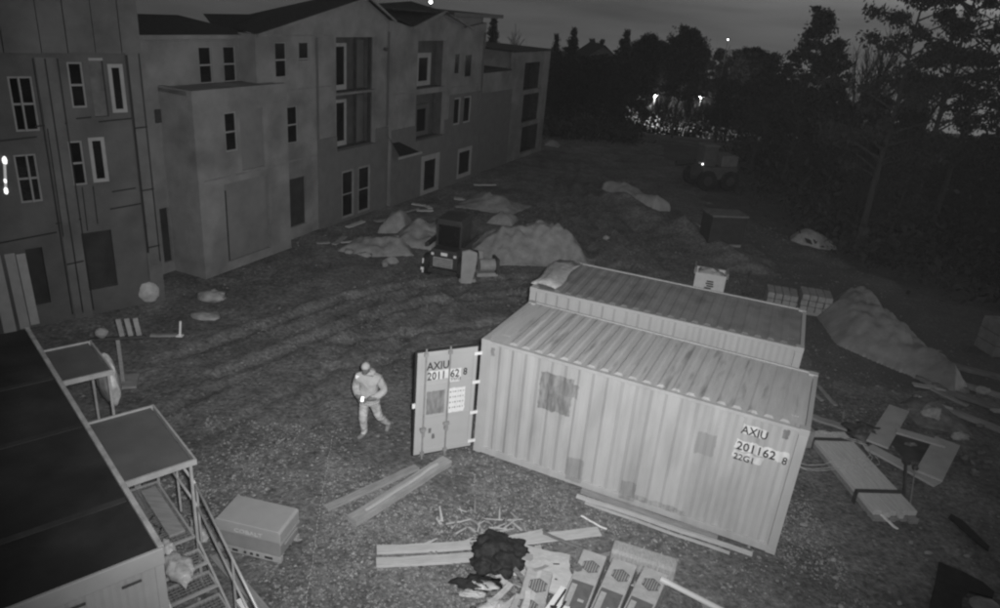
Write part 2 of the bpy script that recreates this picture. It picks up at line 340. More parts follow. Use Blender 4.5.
def container(label, loc, rz, side_mat, roof_mat, rust=True, open_door=True):
    t = thing('shipping_container', label, 'shipping container', loc, rz, None)
    s = corrugated(.16, CL-.16, .16, CH-.06); s.v = [(x, y+.012, z) for x, y, z in s.v]; s.build('side_panel', side_mat, t)
    s = corrugated(.16, CL-.16, .16, CH-.06, flip=-1); s.v = [(x, y+CW-.012, z) for x, y, z in s.v]; s.build('side_panel', PAINT, t)
    # rear end panel
    s = corrugated(.16, CW-.16, .16, CH-.1); s.v = [(CL-.012-y, x, z) for x, y, z in s.v]; s.build('end_panel', PAINT, t)
    # roof sheet with pressed ribs across the width
    mb = MB(); mb.box(.09, CL-.09, .05, CW-.05, CH-.045, CH-.032)
    n = 20; p = (CL-.75)/n
    for i in range(n):
        a = .52+i*p; d0, d1 = .13, CW-.13; z0, z1 = CH-.034, CH-.006+random.uniform(-.004, .002)
        mb.add([(a,d0,z0),(a+.68*p,d0,z0),(a+.68*p,d1,z0),(a,d1,z0),(a+.16*p,d0+.06,z1),(a+.52*p,d0+.06,z1),(a+.52*p,d1-.06,z1),(a+.16*p,d1-.06,z1)],
               [(4,5,6,7),(0,1,5,4),(1,2,6,5),(2,3,7,6),(3,0,4,7)])
    rf = mb.build('roof', roof_mat, t)
    for x in (.30, CL-.30):                                    # flat end plates stamped with short ribs
        m2 = MB()
        for k in range(4): m2.box(x-.07+k*.05-.012, x-.07+k*.05+.012, .45, .95, CH-.033, CH-.024)
        m2.build('stamped_rib', roof_mat, rf)
    MB().box(.1, CL-.1, .1, CW-.1, .10, .16).build('floor', OLDWOOD, t)
    for x in (0, CL-.155):
        for y in (0, CW-.155): MB().box(x, x+.155, y, y+.155, .118, CH-.118).build('corner_post', side_mat if y == 0 else PAINT, t, bevel=.008)
    for x in (-.004, CL-.166):
        for y in (-.004, CW-.158):
            for z in (0, CH-.118):
                c = MB().box(x, x+.17, y, y+.162, z, z+.118).build('corner_casting', PAINT, t, bevel=.01)
    for y in (0, CW-.06):
        MB().box(.155, CL-.155, y, y+.06, CH-.075, CH-.012).build('top_rail', side_mat if y == 0 else PAINT, t, bevel=.005)
        MB().box(.155, CL-.155, y, y+.06, .02, .16).build('bottom_rail', side_mat if y == 0 else PAINT, t, bevel=.005)
    for x in (0, CL-.08):
        MB().box(x, x+.08, .155, CW-.155, CH-.11, CH-.012).build('top_rail', PAINT, t)
        MB().box(x, x+.08, .155, CW-.155, .02, .16).build('bottom_rail', PAINT, t)
    return t
DLW = 1.25
def door_leaf(t, hinge, ang):
    """leaf in its own x (from hinge outwards); its outside faces +y"""
    W, H0, H1 = DLW, .15, 2.44
    mb = MB()
    mb.box(0.02, W, -.03, .02, H0, H1)
    for z0, z1 in ((H0, H0+.1), (H1-.1, H1)): mb.box(.02, W, .02, .045, z0, z1)
    for x0, x1 in ((.02, .10), (W-.09, W)): mb.box(x0, x1, .02, .0448, H0+.1, H1-.1)
    for z0, z1 in ((H0+.82, H0+.86), (H0+1.55, H0+1.59)): mb.box(.10, W-.09, .02, .034, z0, z1)
    leaf = mb.build('door', DOORP, t, bevel=.006); leaf.matrix_local = Matrix.Translation(hinge) @ Matrix.Rotation(ang, 4, 'Z')
    g = MB(); g.box(-.012, .02, -.02, .03, H0-.02, H1+.02); g.box(W, W+.035, -.02, .03, H0-.02, H1+.02); g.box(.02, W, -.02, .03, H1, H1+.035); g.box(.02, W, -.02, .03, H0-.03, H0)
    g.build('door_gasket', RUBBER, leaf)
    for x in (W*.48, W*.87):
        rod = MB().tube((x, .075, H0-.09), (x, .075, H1+.09), .019, n=8)
        for z in (H0+.04, H0+.55, H1-.04): rod.box(x-.04, x+.04, .04, .095, z-.03, z+.03)
        rod.build('locking_rod', mat('worn_rod', .26, .2, 9, .6), leaf)
    for x, z in ((W*.48, H0+.66), (W*.87, H0+.60)):
        hd = MB().box(x-.03, x+.03, .09, .11, z-.16, z+.02); hd.box(x-.06, x+.06, .045, .10, z-.03, z+.03); hd.build('handle', mat('worn_rod', .26), leaf)
    for z in (H0+.12, H0+.8, H0+1.5, H1-.15):
        MB().box(-.07, .09, .03, .06, z-.03, z+.03).build('hinge', WHITE, leaf)
    MB().box(W+.01, W+.07, .03, .055, H0+1.1, H0+1.2).build('latch', WHITE, leaf)
    return leaf
SIDEP = mat('container_side_paint', .42, .09, 2.0, .55, .10, 8, blotch=(1.6, .45, .72, .80), stretch=(1.6, 1.6, .35))
add_mask(SIDEP, [(1.62, 1.86, .33, .40, .17, .55), (1.85, 2.02, .22, .14, .20, .6), (4.49, 1.76, .17, .22, .30, .1), (2.21, .34, .17, .26, .27, .25), (3.30, .28, .15, .20, .24, .5),
                 (5.72, 2.40, .05, .09, .18, .2), (.25, 2.36, .035, .09, .2, .2), (5.42, 1.95, .44, .10, .74, .35), (5.22, 2.28, .19, .09, .70, .35), (5.22, 1.75, .25, .07, .68, .5), (3.9, .2, .5, .05, .25, .6)], warp=.02, wscale=12)
DOORP = mat('container_door_paint', .42, .05, 1.5, .55, .06, 18, blotch=(1.2, .45, .75, .9))
add_mask(DOORP, [(.62*DLW, 1.91, .18*DLW, .10, .72, .3), (.36*DLW, 1.90, .09*DLW, .10, .72, .3), (.37*DLW, 1.78, .08*DLW, .06, .72, .2), (.32*DLW, 1.29, .145*DLW, .28, .74, .2), (.67*DLW, 1.30, .15*DLW, .26, .17, .45),
                 (.74*DLW, .66, .03, .06, .15, 0), (.68*DLW, .52, .03, .06, .15, 0)], warp=.012, wscale=14)
CA = -.411
c1 = container('pale corrugated shipping container in front, AXIU 201162 8 on its long side, door swung open', (-.292, 12.771, .02), CA, SIDEP, ROOFP)
side_m = Matrix.Rotation(R(90), 4, 'X')
def side_text(body, x, z, size, sx): return text('lettering', body, size, Matrix.Translation((x, .004, z)) @ side_m, INK, c1, sx)
side_text('AXIU', 5.02, 2.20, .22, .85); side_text('201162', 5.0, 1.87, .23, .95); side_text('8', 5.76, 1.84, .2, .9); side_text('22G1', 4.99, 1.67, .17, .95)
leaf = door_leaf(c1, (-.05, -.03, 0), math.pi + .86)
def door_text(body, x, z, size, sx, m=INK):
    # the leaf runs from its hinge to the left of the picture, so its lettering reads back towards the hinge
    return text('lettering', body, size, Matrix.Translation((x*DLW, .027, z)) @ Matrix.Rotation(math.pi, 4, 'Z') @ side_m, m, leaf, sx)
door_text('AXIU', .84, 2.04, .24, .82); door_text('2011', .83, 1.82, .24, .80); door_text('62', .45, 1.82, .24, .8); door_text('8', .235, 1.84, .22, .8); door_text('22G1', .44, 1.72, .12, .85)
m_ = MB()                                                        # weight table: rows of tiny faded figures on the white label
for k in range(4):
    for i in range(6): m_.box((.44-.042*i)*DLW-.036, (.44-.042*i)*DLW-.006-.012*(i % 2), .0215, .0235, 1.47-.12*k, 1.47-.12*k+.032)
tag(m_.build('label_print', mat('faded_ink', .25), leaf), kind='stuff')
def closed_leaf(t, y0, y1):
    d = MB().box(.02, .07, y0+.01, y1-.01, .17, CH-.13).build('door', PAINT, t, bevel=.008)
    for y in (y0+.3, y1-.3): MB().tube((-.02, y, .1), (-.02, y, CH-.08), .018, n=8).box(-.05, .02, y-.04, y+.04, .9, 1.0).build('locking_rod', mat('worn_rod', .26), d)
closed_leaf(c1, CW/2, CW-.155)
c2 = container('second shipping container with darker ribbed roof, standing behind the lettered one', (.67, 15.80, .02), CA + .05, PAINT, ROOFP2)
closed_leaf(c2, .155, CW/2); closed_leaf(c2, CW/2, CW-.155)
mb = MB(); n_ = 14
for i in range(n_+1):
    for j in range(7):
        u = i/n_; v = j/6
        mb.v.append((-.05 + .62*u + .05*math.sin(7*v), .15 + 2.1*v*1.0, CH+.03+.10*math.sin(math.pi*u)*(.6+.5*math.sin(5*v)) + .03*fr(4, u*3, v*3, 2)))
mb.f = [(i*7+j, (i+1)*7+j, (i+1)*7+j+1, i*7+j+1) for i in range(n_) for j in range(6)]; mb.mi = [0]*len(mb.f)
o = mb.build('folded_tarp', FILM, None, smooth=True); so = o.modifiers.new('t', 'SOLIDIFY'); so.thickness = .03
o.matrix_world = Matrix.Translation((.67, 15.80, .02)) @ Matrix.Rotation(CA+.05, 4, 'Z')
tag(o, 'pale folded tarp on the left end of the rear container roof', 'tarp')

# ------------------------------------------------------------------ apartment building under construction
B_ANG = math.atan2(.9165, .40)
bld = thing('apartment_building', 'three-storey apartment building under construction with gabled roofs and half-finished walls', 'building', (-9.6, 18.93, 0), B_ANG)
Minv = (Matrix.Translation((-9.6, 18.93, 0)) @ Matrix.Rotation(B_ANG, 4, 'Z')).inverted()
TM = Minv @ Matrix.Translation((-12.36, 15.97, 0)) @ Matrix.Rotation(math.atan2(2.96, 2.76), 4, 'Z')
I4 = Matrix()
def wall(name, x0, x1, z0, z1, y, th, holes, material, m=I4, top=None):
    """wall in x,z with its outside at y (facing -y), thickness th, with real openings"""
    xs = sorted({x0, x1, *[h[0] for h in holes], *[h[1] for h in holes]}); zs = sorted({z0, z1, *[h[2] for h in holes], *[h[3] for h in holes]})
    xs = [x for x in xs if x0 <= x <= x1]; zs = [z for z in zs if z0 <= z <= z1]
    solid = lambda i, j: 0 <= i < len(xs)-1 and 0 <= j < len(zs)-1 and not any(h[0] <= (xs[i]+xs[i+1])/2 <= h[1] and h[2] <= (zs[j]+zs[j+1])/2 <= h[3] for h in holes)
    mb = MB(m)
    for i in range(len(xs)-1):
        for j in range(len(zs)-1):
            if not solid(i, j): continue
            a, b, c, d = xs[i], xs[i+1], zs[j], zs[j+1]; Y = y+th
            P = [(a,y,c),(b,y,c),(b,y,d),(a,y,d),(a,Y,c),(b,Y,c),(b,Y,d),(a,Y,d)]; F = [(0,1,2,3),(5,4,7,6)]
            if not solid(i-1, j): F.append((4,0,3,7))
            if not solid(i+1, j): F.append((1,5,6,2))
            if not solid(i, j-1): F.append((4,5,1,0))
            if not solid(i, j+1): F.append((3,2,6,7))
            mb.add(P, F)
    if top: mb.prism_y(top, y, y+th)
    return mb.build(name, material, bld)
def window(x0, x1, z0, z1, y, m=I4, fw=.045, trim=VINYL, sash=True, panes=True, name='window'):
    mb = MB(m); ya, yb = y+.03, y+.09
    mb.box(x0, x0+fw, ya, yb, z0, z1).box(x1-fw, x1, ya, yb, z0, z1).box(x0+fw, x1-fw, ya, yb, z1-fw, z1).box(x0+fw, x1-fw, ya, yb, z0, z0+fw)
    zm = (z0+z1)/2
    if sash: mb.box(x0+fw, x1-fw, ya+.01, yb, zm-.025, zm+.025)
    w = mb.build(name, trim, bld)
    if panes:
        for a, b in (((zm+.025, z1-fw), (z0+fw, zm-.025)) if sash else ((z0+fw, z1-fw),)): pass
        for a, b in ([(zm+.025, z1-fw), (z0+fw, zm-.025)] if sash else [(z0+fw, z1-fw)]):
            MB(m).box(x0+fw, x1-fw, yb-.03, yb-.015, a, b).build('pane', GLASS, w)
    return w
def opening(x0, x1, z0, z1, y, depth=1.0, m=I4, material=OPENROOM):
    """recess behind an opening: back wall, sides, floor and ceiling"""
    mb = MB(m); e = .0
    mb.box(x0-.05, x1+.05, y+depth, y+depth+.05, z0-.05, z1+.05).box(x0-.05, x0-.003, y+.16, y+depth, z0, z1).box(x1+.003, x1+.05, y+.16, y+depth, z0, z1).box(x0, x1, y+.16, y+depth, z1+.003, z1+.05).box(x0, x1, y+.16, y+depth, z0-.05, z0-.003)
    return mb.build('recess', material, bld)
# --- corner tower in taped sheathing panels
th_ = [(2.36,2.70,5.45,6.52),(2.84,3.16,5.22,6.60),(3.26,3.62,5.30,6.48),(1.10,1.60,4.95,6.20),(2.14,2.46,3.55,4.66),(2.60,2.98,3.58,4.72),(.95,1.42,3.25,4.42),(2.05,2.86,.72,2.30),(.85,1.22,.60,2.10)]
wall('tower_wall', -1.6, 4.05, 0, 9.6, 0, .2, th_, SHEATH, TM)
MB(TM).box(3.87, 4.05, .2, 3.0, 0, 9.6).build('tower_wall', SHEATH, bld)
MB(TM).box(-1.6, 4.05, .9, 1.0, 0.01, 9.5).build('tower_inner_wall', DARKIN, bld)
for (a, b, c, d), kind in zip(th_, 'wdtwwtwoo'):
    if kind == 'w': window(a, b, c, d, 0, TM)
    elif kind == 't': window(a, b, c, d, -.02, TM, .09, TRIM, False)
    elif kind == 'd': MB(TM).box(a, b, .10, .13, c, d).build('raw_door_panel', OPENROOM, bld)
    else: MB(TM).box(a, b, .14, .17, c, d).build('board_infill', mat('opening_board', .032, .3, 2, .8), bld)
MB(TM).box(2.84, 3.16, -.03, .02, 6.56, 6.62).build('door_head', TRIM, bld)
MB(TM).box(1.30, 1.34, .0, .08, 4.95, 6.20).build('mullion', VINYL, bld); MB(TM).box(1.20, 1.24, .0, .08, 3.25, 4.42).build('mullion', VINYL, bld)
for a_, b_, z_ in ((1.70, 2.13, 6.62), (3.69, 4.055, 6.9)): MB(TM).box(a_, b_, -.03, .0, 0, z_).build('pilaster', mat('sheathing_panel', .115, .25, 1.2, .8, .15, 10), bld)
for k, a_ in enumerate((-1.6, -.05, .55, 1.10, 1.85, 2.40, 3.0, 3.60)): MB(TM).box(a_+.01, (-.06, .54, 1.09, 1.84, 2.39, 2.99, 3.59, 4.055)[k], -.10-.012*(k % 2), .0, 6.70+.05*k/7, 9.6).build('sheathing_panel', mat('sheathing_panel', .12), bld)
def tape(x0, z0, x1, z1, w=.03):
    w *= .9
    mb = MB(TM @ Matrix.Translation((0, -.032 if (1.68 < x0 < 2.12 or x0 > 3.68) else 0, 0)))
    if abs(x0-x1) < .2 and abs(z1-z0) > .2: mb.add([(x0-w/2,-.004,z0),(x0+w/2,-.004,z0),(x1+w/2,-.004,z1),(x1-w/2,-.004,z1),(x0-w/2,.001,z0),(x0+w/2,.001,z0),(x1+w/2,.001,z1),(x1-w/2,.001,z1)], [(0,1,2,3),(0,4,5,1),(3,2,6,7),(1,5,6,2),(4,0,3,7)])
    else: mb.add([(x0,-.006,z0-w/2),(x1,-.006,z1-w/2),(x1,-.006,z1+w/2),(x0,-.006,z0+w/2),(x0,.001,z0-w/2),(x1,.001,z1-w/2),(x1,.001,z1+w/2),(x0,.001,z0+w/2)], [(0,1,2,3),(0,4,5,1),(3,2,6,7),(1,5,6,2),(4,0,3,7)])
    mb.build('seam_tape', TAPE, bld)
for x in (1.66, 1.90, 2.17): tape(x, .15, x+.01, 6.6, .035)
tape(3.72, 1.5, 3.72, 6.7, .06); tape(4.02, 1.2, 4.02, 9.4, .035); tape(2.30, 2.35, 2.32, 3.5, .03); tape(2.56, 2.5, 2.57, 3.5, .03); tape(1.72, 2.3, 1.74, 5.0, .03)
for x0, x1, z in ((1.5, 2.2, 5.06), (1.6, 2.2, 2.65), (1.7, 2.1, 1.55), (3.72, 4.05, 4.9), (3.72, 4.05, 3.25), (3.75, 4.05, 1.65), (1.2, 1.85, 6.72), (3.7, 4.3, 6.95), (2.4, 2.75, 5.2), (2.9, 3.7, 2.85), (.3, 1.6, 2.35), (.4, 1.5, 4.75), (2.9, 3.7, 5.1), (3.0,3.6,3.3)): tape(x0, z, min(x1, 4.05), z+.06*(x1-x0), .04)
for k, (x0, x1, lab) in enumerate(((.05, .32, 'leftmost of three boards leaning against the foot of the sheathed tower'), (.40, .62, 'middle of three boards leaning against the foot of the sheathed tower'), (.64, .84, 'palest board, beside the boarded opening, leaning on the sheathed tower'))):
    tag(MB(Minv.inverted() @ TM @ Matrix.Rotation(R(-7), 4, 'X')).box(x0, x1, -.25, -.19, .05+.05*k, 2.15-.08*k).build('leaning_board', TRIM if k == 2 else VINYL, bevel=.006), lab, 'board')
lt_ = MB(TM).tube((.66, -.06, 3.55), (.76, -.06, 4.42), .028, n=8).build('bright_strip', mat('emissive_strip', .6, .3, 9, .4, emit=.22), bld)  # faintly emissive strip on the tower wall, with brighter emissive spots along it
for x_, z_, r_2 in ((.67, 3.62, .045), (.75, 4.33, .05), (.69, 3.85, .032)): MB(TM).sphere((x_, -.07, z_), (r_2, r_2*.8, r_2*1.9), 10, 8, .12).build('bright_spot', mat('emissive_spot', .9, 0, 4, .5, emit=1.3), lt_)
# --- link wall, third floor and hipped roof
Wh = [(3.42,3.92,5.62,6.68),(4.40,4.92,5.62,6.68),(1.45,1.80,.35,2.08)]
wall('link_wall', -.6, 5.4, 0, 7.05, 1.6, .2, Wh, STUCCO)
window(3.42, 3.92, 5.62, 6.68, 1.6, fw=.025); window(4.40, 4.92, 5.62, 6.68, 1.6, fw=.025)
MB().box(1.45, 1.80, 1.70, 1.74, .35, 2.08).build('board_infill', mat('opening_board', .032), bld)
MB().box(1.62, 2.30, 1.56, 1.60, 4.62, 5.0).build('vent_panel', mat('vent_dark', .05, .5, 30, .8), bld)
MB().box(4.45, 5.35, 1.52, 1.60, 5.54, 5.60).build('window_sill', TRIM, bld)
mb = MB(); mb.add([(-.7,1.35,7.02),(5.75,1.35,7.02),(4.3,3.3,7.46),(-.7,3.3,7.46),(-.7,6,6.9),(5.75,6,6.9)], [(0,1,2,3),(1,5,2),(3,2,5,4)])
rf = mb.build('roof', SHINGLE, bld); MB().box(-.7, 5.75, 1.30, 1.36, 6.93, 7.05).build('fascia', STUCCO, rf)
# --- projecting two-storey bay
Bh = [(2.98,3.48,3.78,4.96),(3.60,4.62,3.12,4.98),(2.80,4.72,.30,2.82)]
wall('bay_wall', 1.82, 5.75, 0, 5.66, .3, .2, Bh, STUCCO)
MB().box(1.82, 2.02, .5, 1.6, 0, 5.66).build('bay_return_wall', STUCCO, bld)
MB().box(1.82, 5.75, .502, 1.6, 5.5, 5.62).build('bay_roof', STUCCO, bld)
window(2.98, 3.48, 3.78, 4.96, .3)
MB().box(3.60, 4.62, .36, .42, 3.12, 4.98).build('infill_panel', mat('infill_sheet', .155, .15, 1.5, .9), bld)
MB().box(2.80, 4.72, .40, .46, .30, 2.82).build('infill_panel', mat('infill_sheet', .24), bld)
MB().box(2.84, 2.90, .34, .40, .32, 2.6).build('jamb', DARKIN, bld)
# --- gabled middle section
Ch = [(5.95,6.50,5.75,6.85),(7.12,7.66,5.75,6.85),(6.40,6.98,3.50,4.76),(6.38,7.34,.45,2.24),(9.15,11.72,5.02,7.0),(9.12,11.72,2.88,4.94),(9.40,10.22,.12,2.06),(10.48,11.34,.12,2.06)]
wall('gable_wall', 5.06, 12.6, 0, 7.1, .9, .2, Ch, STUCCO, top=[(5.06,7.1),(12.6,7.1),(12.6,7.62),(10.95,8.36)])
MB().box(5.06, 5.26, 1.1, 1.6, 0, 7.1).build('return_wall', STUCCO, bld)
window(5.95, 6.50, 5.75, 6.85, .9, fw=.025); w = window(7.12, 7.66, 5.75, 6.85, .9, fw=.025); MB().box(7.10, 7.68, .88, .925, 5.70, 6.26).build('board', STUCCO, w)
window(6.40, 6.98, 3.50, 4.76, .9, fw=.03)
MB().box(6.38, 7.34, 1.0, 1.05, .45, 2.24).build('board_infill', mat('opening_board', .032), bld)
window(9.40, 10.22, .12, 2.06, .84, fw=.09, trim=mat('stone_trim', .22)); window(10.48, 11.34, .12, 2.06, .84, fw=.09, trim=mat('stone_trim', .22))
for z0, z1 in ((5.02, 7.0), (2.88, 4.94)):
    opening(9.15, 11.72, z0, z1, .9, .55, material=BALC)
    d = MB().box(9.62, 9.74, 1.35, 1.42, z0+.03, z1-.25).box(10.26, 10.38, 1.35, 1.42, z0+.03, z1-.25).box(9.74, 10.26, 1.35, 1.42, z1-.37, z1-.25).box(9.74, 10.26, 1.35, 1.42, z0+.03, z0+.22).build('balcony_door', TRIM, bld)
    MB().box(9.74, 10.26, 1.38, 1.41, z0+.22, z1-.37).build('pane', GLASS, d)
    for x in (9.18, 10.62, 11.55): MB().box(x, x+.10, 1.12, 1.2, z0, z1).build('stud', DARKIN, bld)
    MB().box(10.9, 11.5, 1.36, 1.42, z0+.05, z1-.15).build('sheathing_panel', SHEATH, bld)
wall('dark_base_wall', 8.06, 12.6, 0.0, 3.45, .84, .058, [(9.40,10.22,.12,2.06),(10.48,11.34,.12,2.06),(9.12,11.72,2.88,3.5)], VENEER)
MB().box(8.02, 8.06, .83, .9, 0, 3.5).build('corner_bead', VENEER, bld)
mb = MB(); mb.add([(5.0,.72,7.12),(10.95,.72,8.42),(12.7,.72,7.66),(5.4,2.2,7.16),(10.95,2.2,8.42),(12.7,2.2,7.66),(8,6,7.0),(12.7,6,7.0)], [(0,3,4,1),(1,4,5,2),(4,3,6),(4,6,7),(4,7,5)])
rf = mb.build('roof', SHINGLE, bld)
f1 = MB(); f1.prism_y([(4.95,7.05),(10.95,8.36),(10.95,8.45),(4.95,7.13)], .66, .72); f1.prism_y([(10.95,8.36),(12.75,7.56),(12.75,7.64),(10.95,8.45)], .661, .72); f1.build('rake_board', STUCCO, rf)
mb = MB(); mb.add([(5.6,3.6,7.5),(9.4,3.6,7.55),(9.4,2.3,7.10),(4.9,2.3,7.04)], [(0,3,2,1)]); mb.build('roof', SHINGLE, bld)
MB().tube((12.2, .86, 6.55), (12.2, .70, 6.55), .07, n=8).build('wall_light', DSTEEL, bld)
# entrance canopy
mb = MB(); mb.add([(12.55,.84,3.05),(14.5,.84,2.28),(14.3,.25,2.22),(12.6,.25,2.30)], [(0,3,2,1),(0,1,2,3)]); mb.build('entrance_canopy', SHINGLE, bld); MB().box(12.5, 14.4, .22, .26, 2.16, 2.26).build('canopy_edge', TRIM, bld)
# --- right section
Dh = [(14.5,17.0,4.85,6.85),(14.5,17.1,2.62,4.62),(15.05,16.75,.02,1.85),(17.75,18.35,5.3,6.32),(18.78,19.6,5.1,6.25),(17.9,18.6,2.95,4.25),(18.9,19.7,2.95,4.25),(18.55,20.1,.2,1.72)]
wall('end_wall', 12.6, 20.9, 0, 7.3, .7, .2, Dh, STUCCO, top=[(12.6,7.3),(20.9,7.3),(20.9,7.66),(18.6,7.4),(16.3,8.0),(13.9,7.4),(12.6,7.62)])
wall('dark_base_wall', 12.602, 20.88, 0, 3.3, .64, .058, [(14.5,17.1,2.62,4.62),(15.05,16.75,.02,1.85),(17.9,18.6,2.95,4.25),(18.9,19.7,2.95,4.25),(18.55,20.1,.2,1.72)], VENEER)
wall('dark_base_wall', 17.5, 20.88, 3.3, 4.4, .64, .058, [(17.9,18.6,2.95,4.25),(18.9,19.7,2.95,4.25)], VENEER)
for z0, z1 in ((4.85, 6.85), (2.62, 4.62)):
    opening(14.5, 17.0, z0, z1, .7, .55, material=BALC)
    d = MB().box(15.1, 15.35, 1.15, 1.22, z0+.05, z1-.55).box(16.15, 16.4, 1.15, 1.22, z0+.05, z1-.55).box(15.35, 16.15, 1.15, 1.22, z1-.75, z1-.55).box(15.35, 16.15, 1.15, 1.22, z0+.05, z0+.25).build('balcony_door', TRIM if z0 > 4 else SHEATH, bld)
    MB().box(15.35, 16.15, 1.18, 1.21, z0+.25, z1-.75).build('pane', GLASS, d)
d = MB().box(15.05, 15.35, .64, .78, .02, 1.85).box(16.45, 16.75, .64, .78, .02, 1.85).box(15.35, 16.45, .64, .78, 1.6, 1.85).box(15.35, 16.45, .64, .78, .02, .2).build('entrance_door', TRIM, bld); MB().box(15.35, 16.45, .70, .74, .2, 1.6).build('pane', GLASS, d)
for h in Dh[3:7]: window(*h, .66, fw=.08, sash=False, trim=STUCCO if h[2] > 5 else TRIM)
window(18.55, 20.1, .2, 1.72, .62, fw=.2, sash=False, trim=TRIM)
mb = MB(); mb.add([(12.8,.6,7.66),(13.9,.5,7.42),(16.3,.5,8.08),(17.5,3.0,8.35),(13.0,4.0,7.9)], [(0,1,4),(1,2,3,4)]); mb.build('roof', SHINGLE, bld)
mb = MB(); mb.prism([(16.5,.2),(21.6,.2),(21.6,6),(14.5,6),(14.5,2.0)], 7.98, 8.06); mb.m = I4; r2 = mb.build('roof', SHINGLE, bld)
f2 = MB(); f2.prism_y([(13.8,7.36),(16.3,8.02),(16.3,8.12),(13.8,7.44)], .42, .5); f2.prism_y([(16.3,8.02),(19.0,7.34),(19.0,7.42),(16.3,8.12)], .421, .5); f2.build('rake_board', STUCCO, r2)
MB().box(16.6, 21.6, .15, .2, 7.90, 8.07).build('eave_board', VENEER, r2)
MB().box(20.7, 20.9, .9, 6, 0, 7.9).build('return_wall', STUCCO, bld)
# --- far wing with the stack of open balconies
Eh = [(26.6,29.3,4.0,5.55),(26.8,29.6,2.1,3.75),(27.0,29.9,.25,1.85)]
wall('wing_wall', 20.9, 30.4, 0, 5.2, .9, .2, Eh, STUCCO)
wall('wing_wall', 25.0, 30.4, 5.2, 6.15, .9, .2, [(26.6,29.3,4.0,5.55)], STUCCO)
wall('dark_base_wall', 20.9, 25.0, 0, 4.2, .84, .058, [], VENEER)
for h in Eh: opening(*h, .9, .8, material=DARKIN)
mb = MB(); mb.box(25.0, 30.6, .8, 5, 6.16, 6.24).box(20.9, 25.0, 1.0, 5, 5.21, 5.28); mb.build('roof', SHINGLE, bld)
MB().box(30.2, 30.4, 1.1, 6, 0, 6.1).build('return_wall', STUCCO, bld)
for x0_, x1_, y_, z_ in ((5.1, 9.0, .9, 5.30), (5.1, 8.0, .9, 2.86), (12.62, 14.4, .7, 4.74), (17.1, 20.85, .7, 4.74), (2.05, 5.7, .3, 3.02), (5.3, 9.0, .9, 7.04)):
    MB().box(x0_, x1_, y_-.012, y_, z_, z_+.05).build('floor_band', mat('band_trim', .17, .2, 3, .9), bld)
for x_, y_, z0_, z1_ in ((8.02, .9, 3.5, 7.0), (12.52, .9, 3.5, 7.2), (20.75, .7, 0, 7.2)): MB().tube((x_, y_-.05, z0_), (x_, y_-.05, z1_), .035, n=8).build('downpipe', SHEATH, bld)
# stored things at the foot of the tower
t = thing('paper_bale', 'white rounded bundle on the ground at the foot of the building corner', 'bundle', (-10.0, 18.75, gz(-10.0, 18.75)))
blob('wrapping', mat('white_film', .42, .2, 6, .7, .6, 9), (0, 0, .32), (.34, .34, .36), t, 8, .13, 24, 16, 1.6); MB().tube((.02, -.02, .62), (.03, -.02, .74), .06, .1, 7).build('tied_neck', mat('white_film', .6), t)
tag(MB(Matrix.Translation((-10.45, 19.15, 0)) @ Matrix.Rotation(.8, 4, 'Z')).box(-.34, .34, -.12, .12, 0, 1.35).box(-.33, -.24, -.16, -.12, 0, 1.33).box(-.36, .36, -.14, .14, 1.35, 1.38).build('panel_crate', mat('crate_board', .32, .15, 5, .8), bevel=.01), 'tall pale crate standing against the corner of the building', 'crate')

# ------------------------------------------------------------------ site office cabin with steps and canopies
TR = thing('site_cabin', 'long site cabin with black flat roof and pale end wall in the near left corner', 'cabin', (-3.45, 6.18, 0), math.atan2(.727, -.687))
TL, TW, TH = 6.7, 2.44, 2.9
s = corrugated(.1, TW-.1, .15, TH-.22, .16, .018); s.v = [(.012+y, x, z) for x, y, z in s.v]; s.build('end_wall', TWALL, TR)
MB().box(.05, TL-.05, .02, .07, .1, TH-.12).build('side_wall', TWALL, TR); MB().box(.05, TL-.05, TW-.07, TW-.02, .1, TH-.12).build('side_wall', TWALL, TR); MB().box(TL-.07, TL-.02, .07, TW-.07, .1, TH-.12).build('end_wall', TWALL, TR)
for y in (0, TW-.1): MB().box(0, .1, y, y+.1, 0, TH-.22).build('corner_post', TWALL, TR, bevel=.01)
rf = MB().box(.02, TL-.02, .04, TW-.04, TH-.12, TH-.05).build('roof', ROOFT, TR)
for x in (1.05, 3.0, 4.6): MB().box(x, x+.09, .06, TW-.06, TH-.05, TH-.038).build('roof_seam', mat('roof_lap', .035, .3, 3, .6), rf)
e = MB().box(-.015, .03, -.01, TW+.01, TH-.24, TH-.02).build('roof_edge', TWALL, rf, bevel=.01); MB().box(.03, TL, -.03, .035, TH-.16, TH-.02).build('roof_edge', mat('edge_trim', .32, .3, 5, .6), rf, bevel=.01); MB().box(.03, TL, TW-.035, TW+.02, TH-.16, TH-.02).build('roof_edge', TWALL, rf)
for k in range(3): MB().box(-.03, -.012, .25+.55*k, .45+.55*k, TH-.34, TH-.31).build('lifting_lug', DSTEEL, TR, bevel=.004)
def porch(x0, x1, y1, zc, zd, label, steps):
    """canopy on posts over a landing; local frame is the cabin's"""
    p = bpy.data.objects.new('porch_canopy', None); col.objects.link(p); p.location = TR.location; p.rotation_euler = TR.rotation_euler; tag(p, label, 'canopy')
    roof = MB().box(x0, x1, y1, -.12, zc-.03, zc).build('canopy_roof', CANOPY, p)
    for a in ((x0-.03, x0, y1-.03, -.12), (x1, x1+.03, y1-.03, -.12), (x0-.03, x1+.03, y1-.06, y1-.03)): MB().box(*a, zc-.06, zc+.03).build('canopy_edge', STEEL, roof)
    for x in (x0, x1-.04): MB().box(x, x+.04, y1, y1+.04, 0, zc-.06).build('post', STEEL, p)
    return p
pA = porch(2.2, 3.95, -1.08, 2.30, .9, 'large grey flat canopy on steel posts over the cabin steps', True)
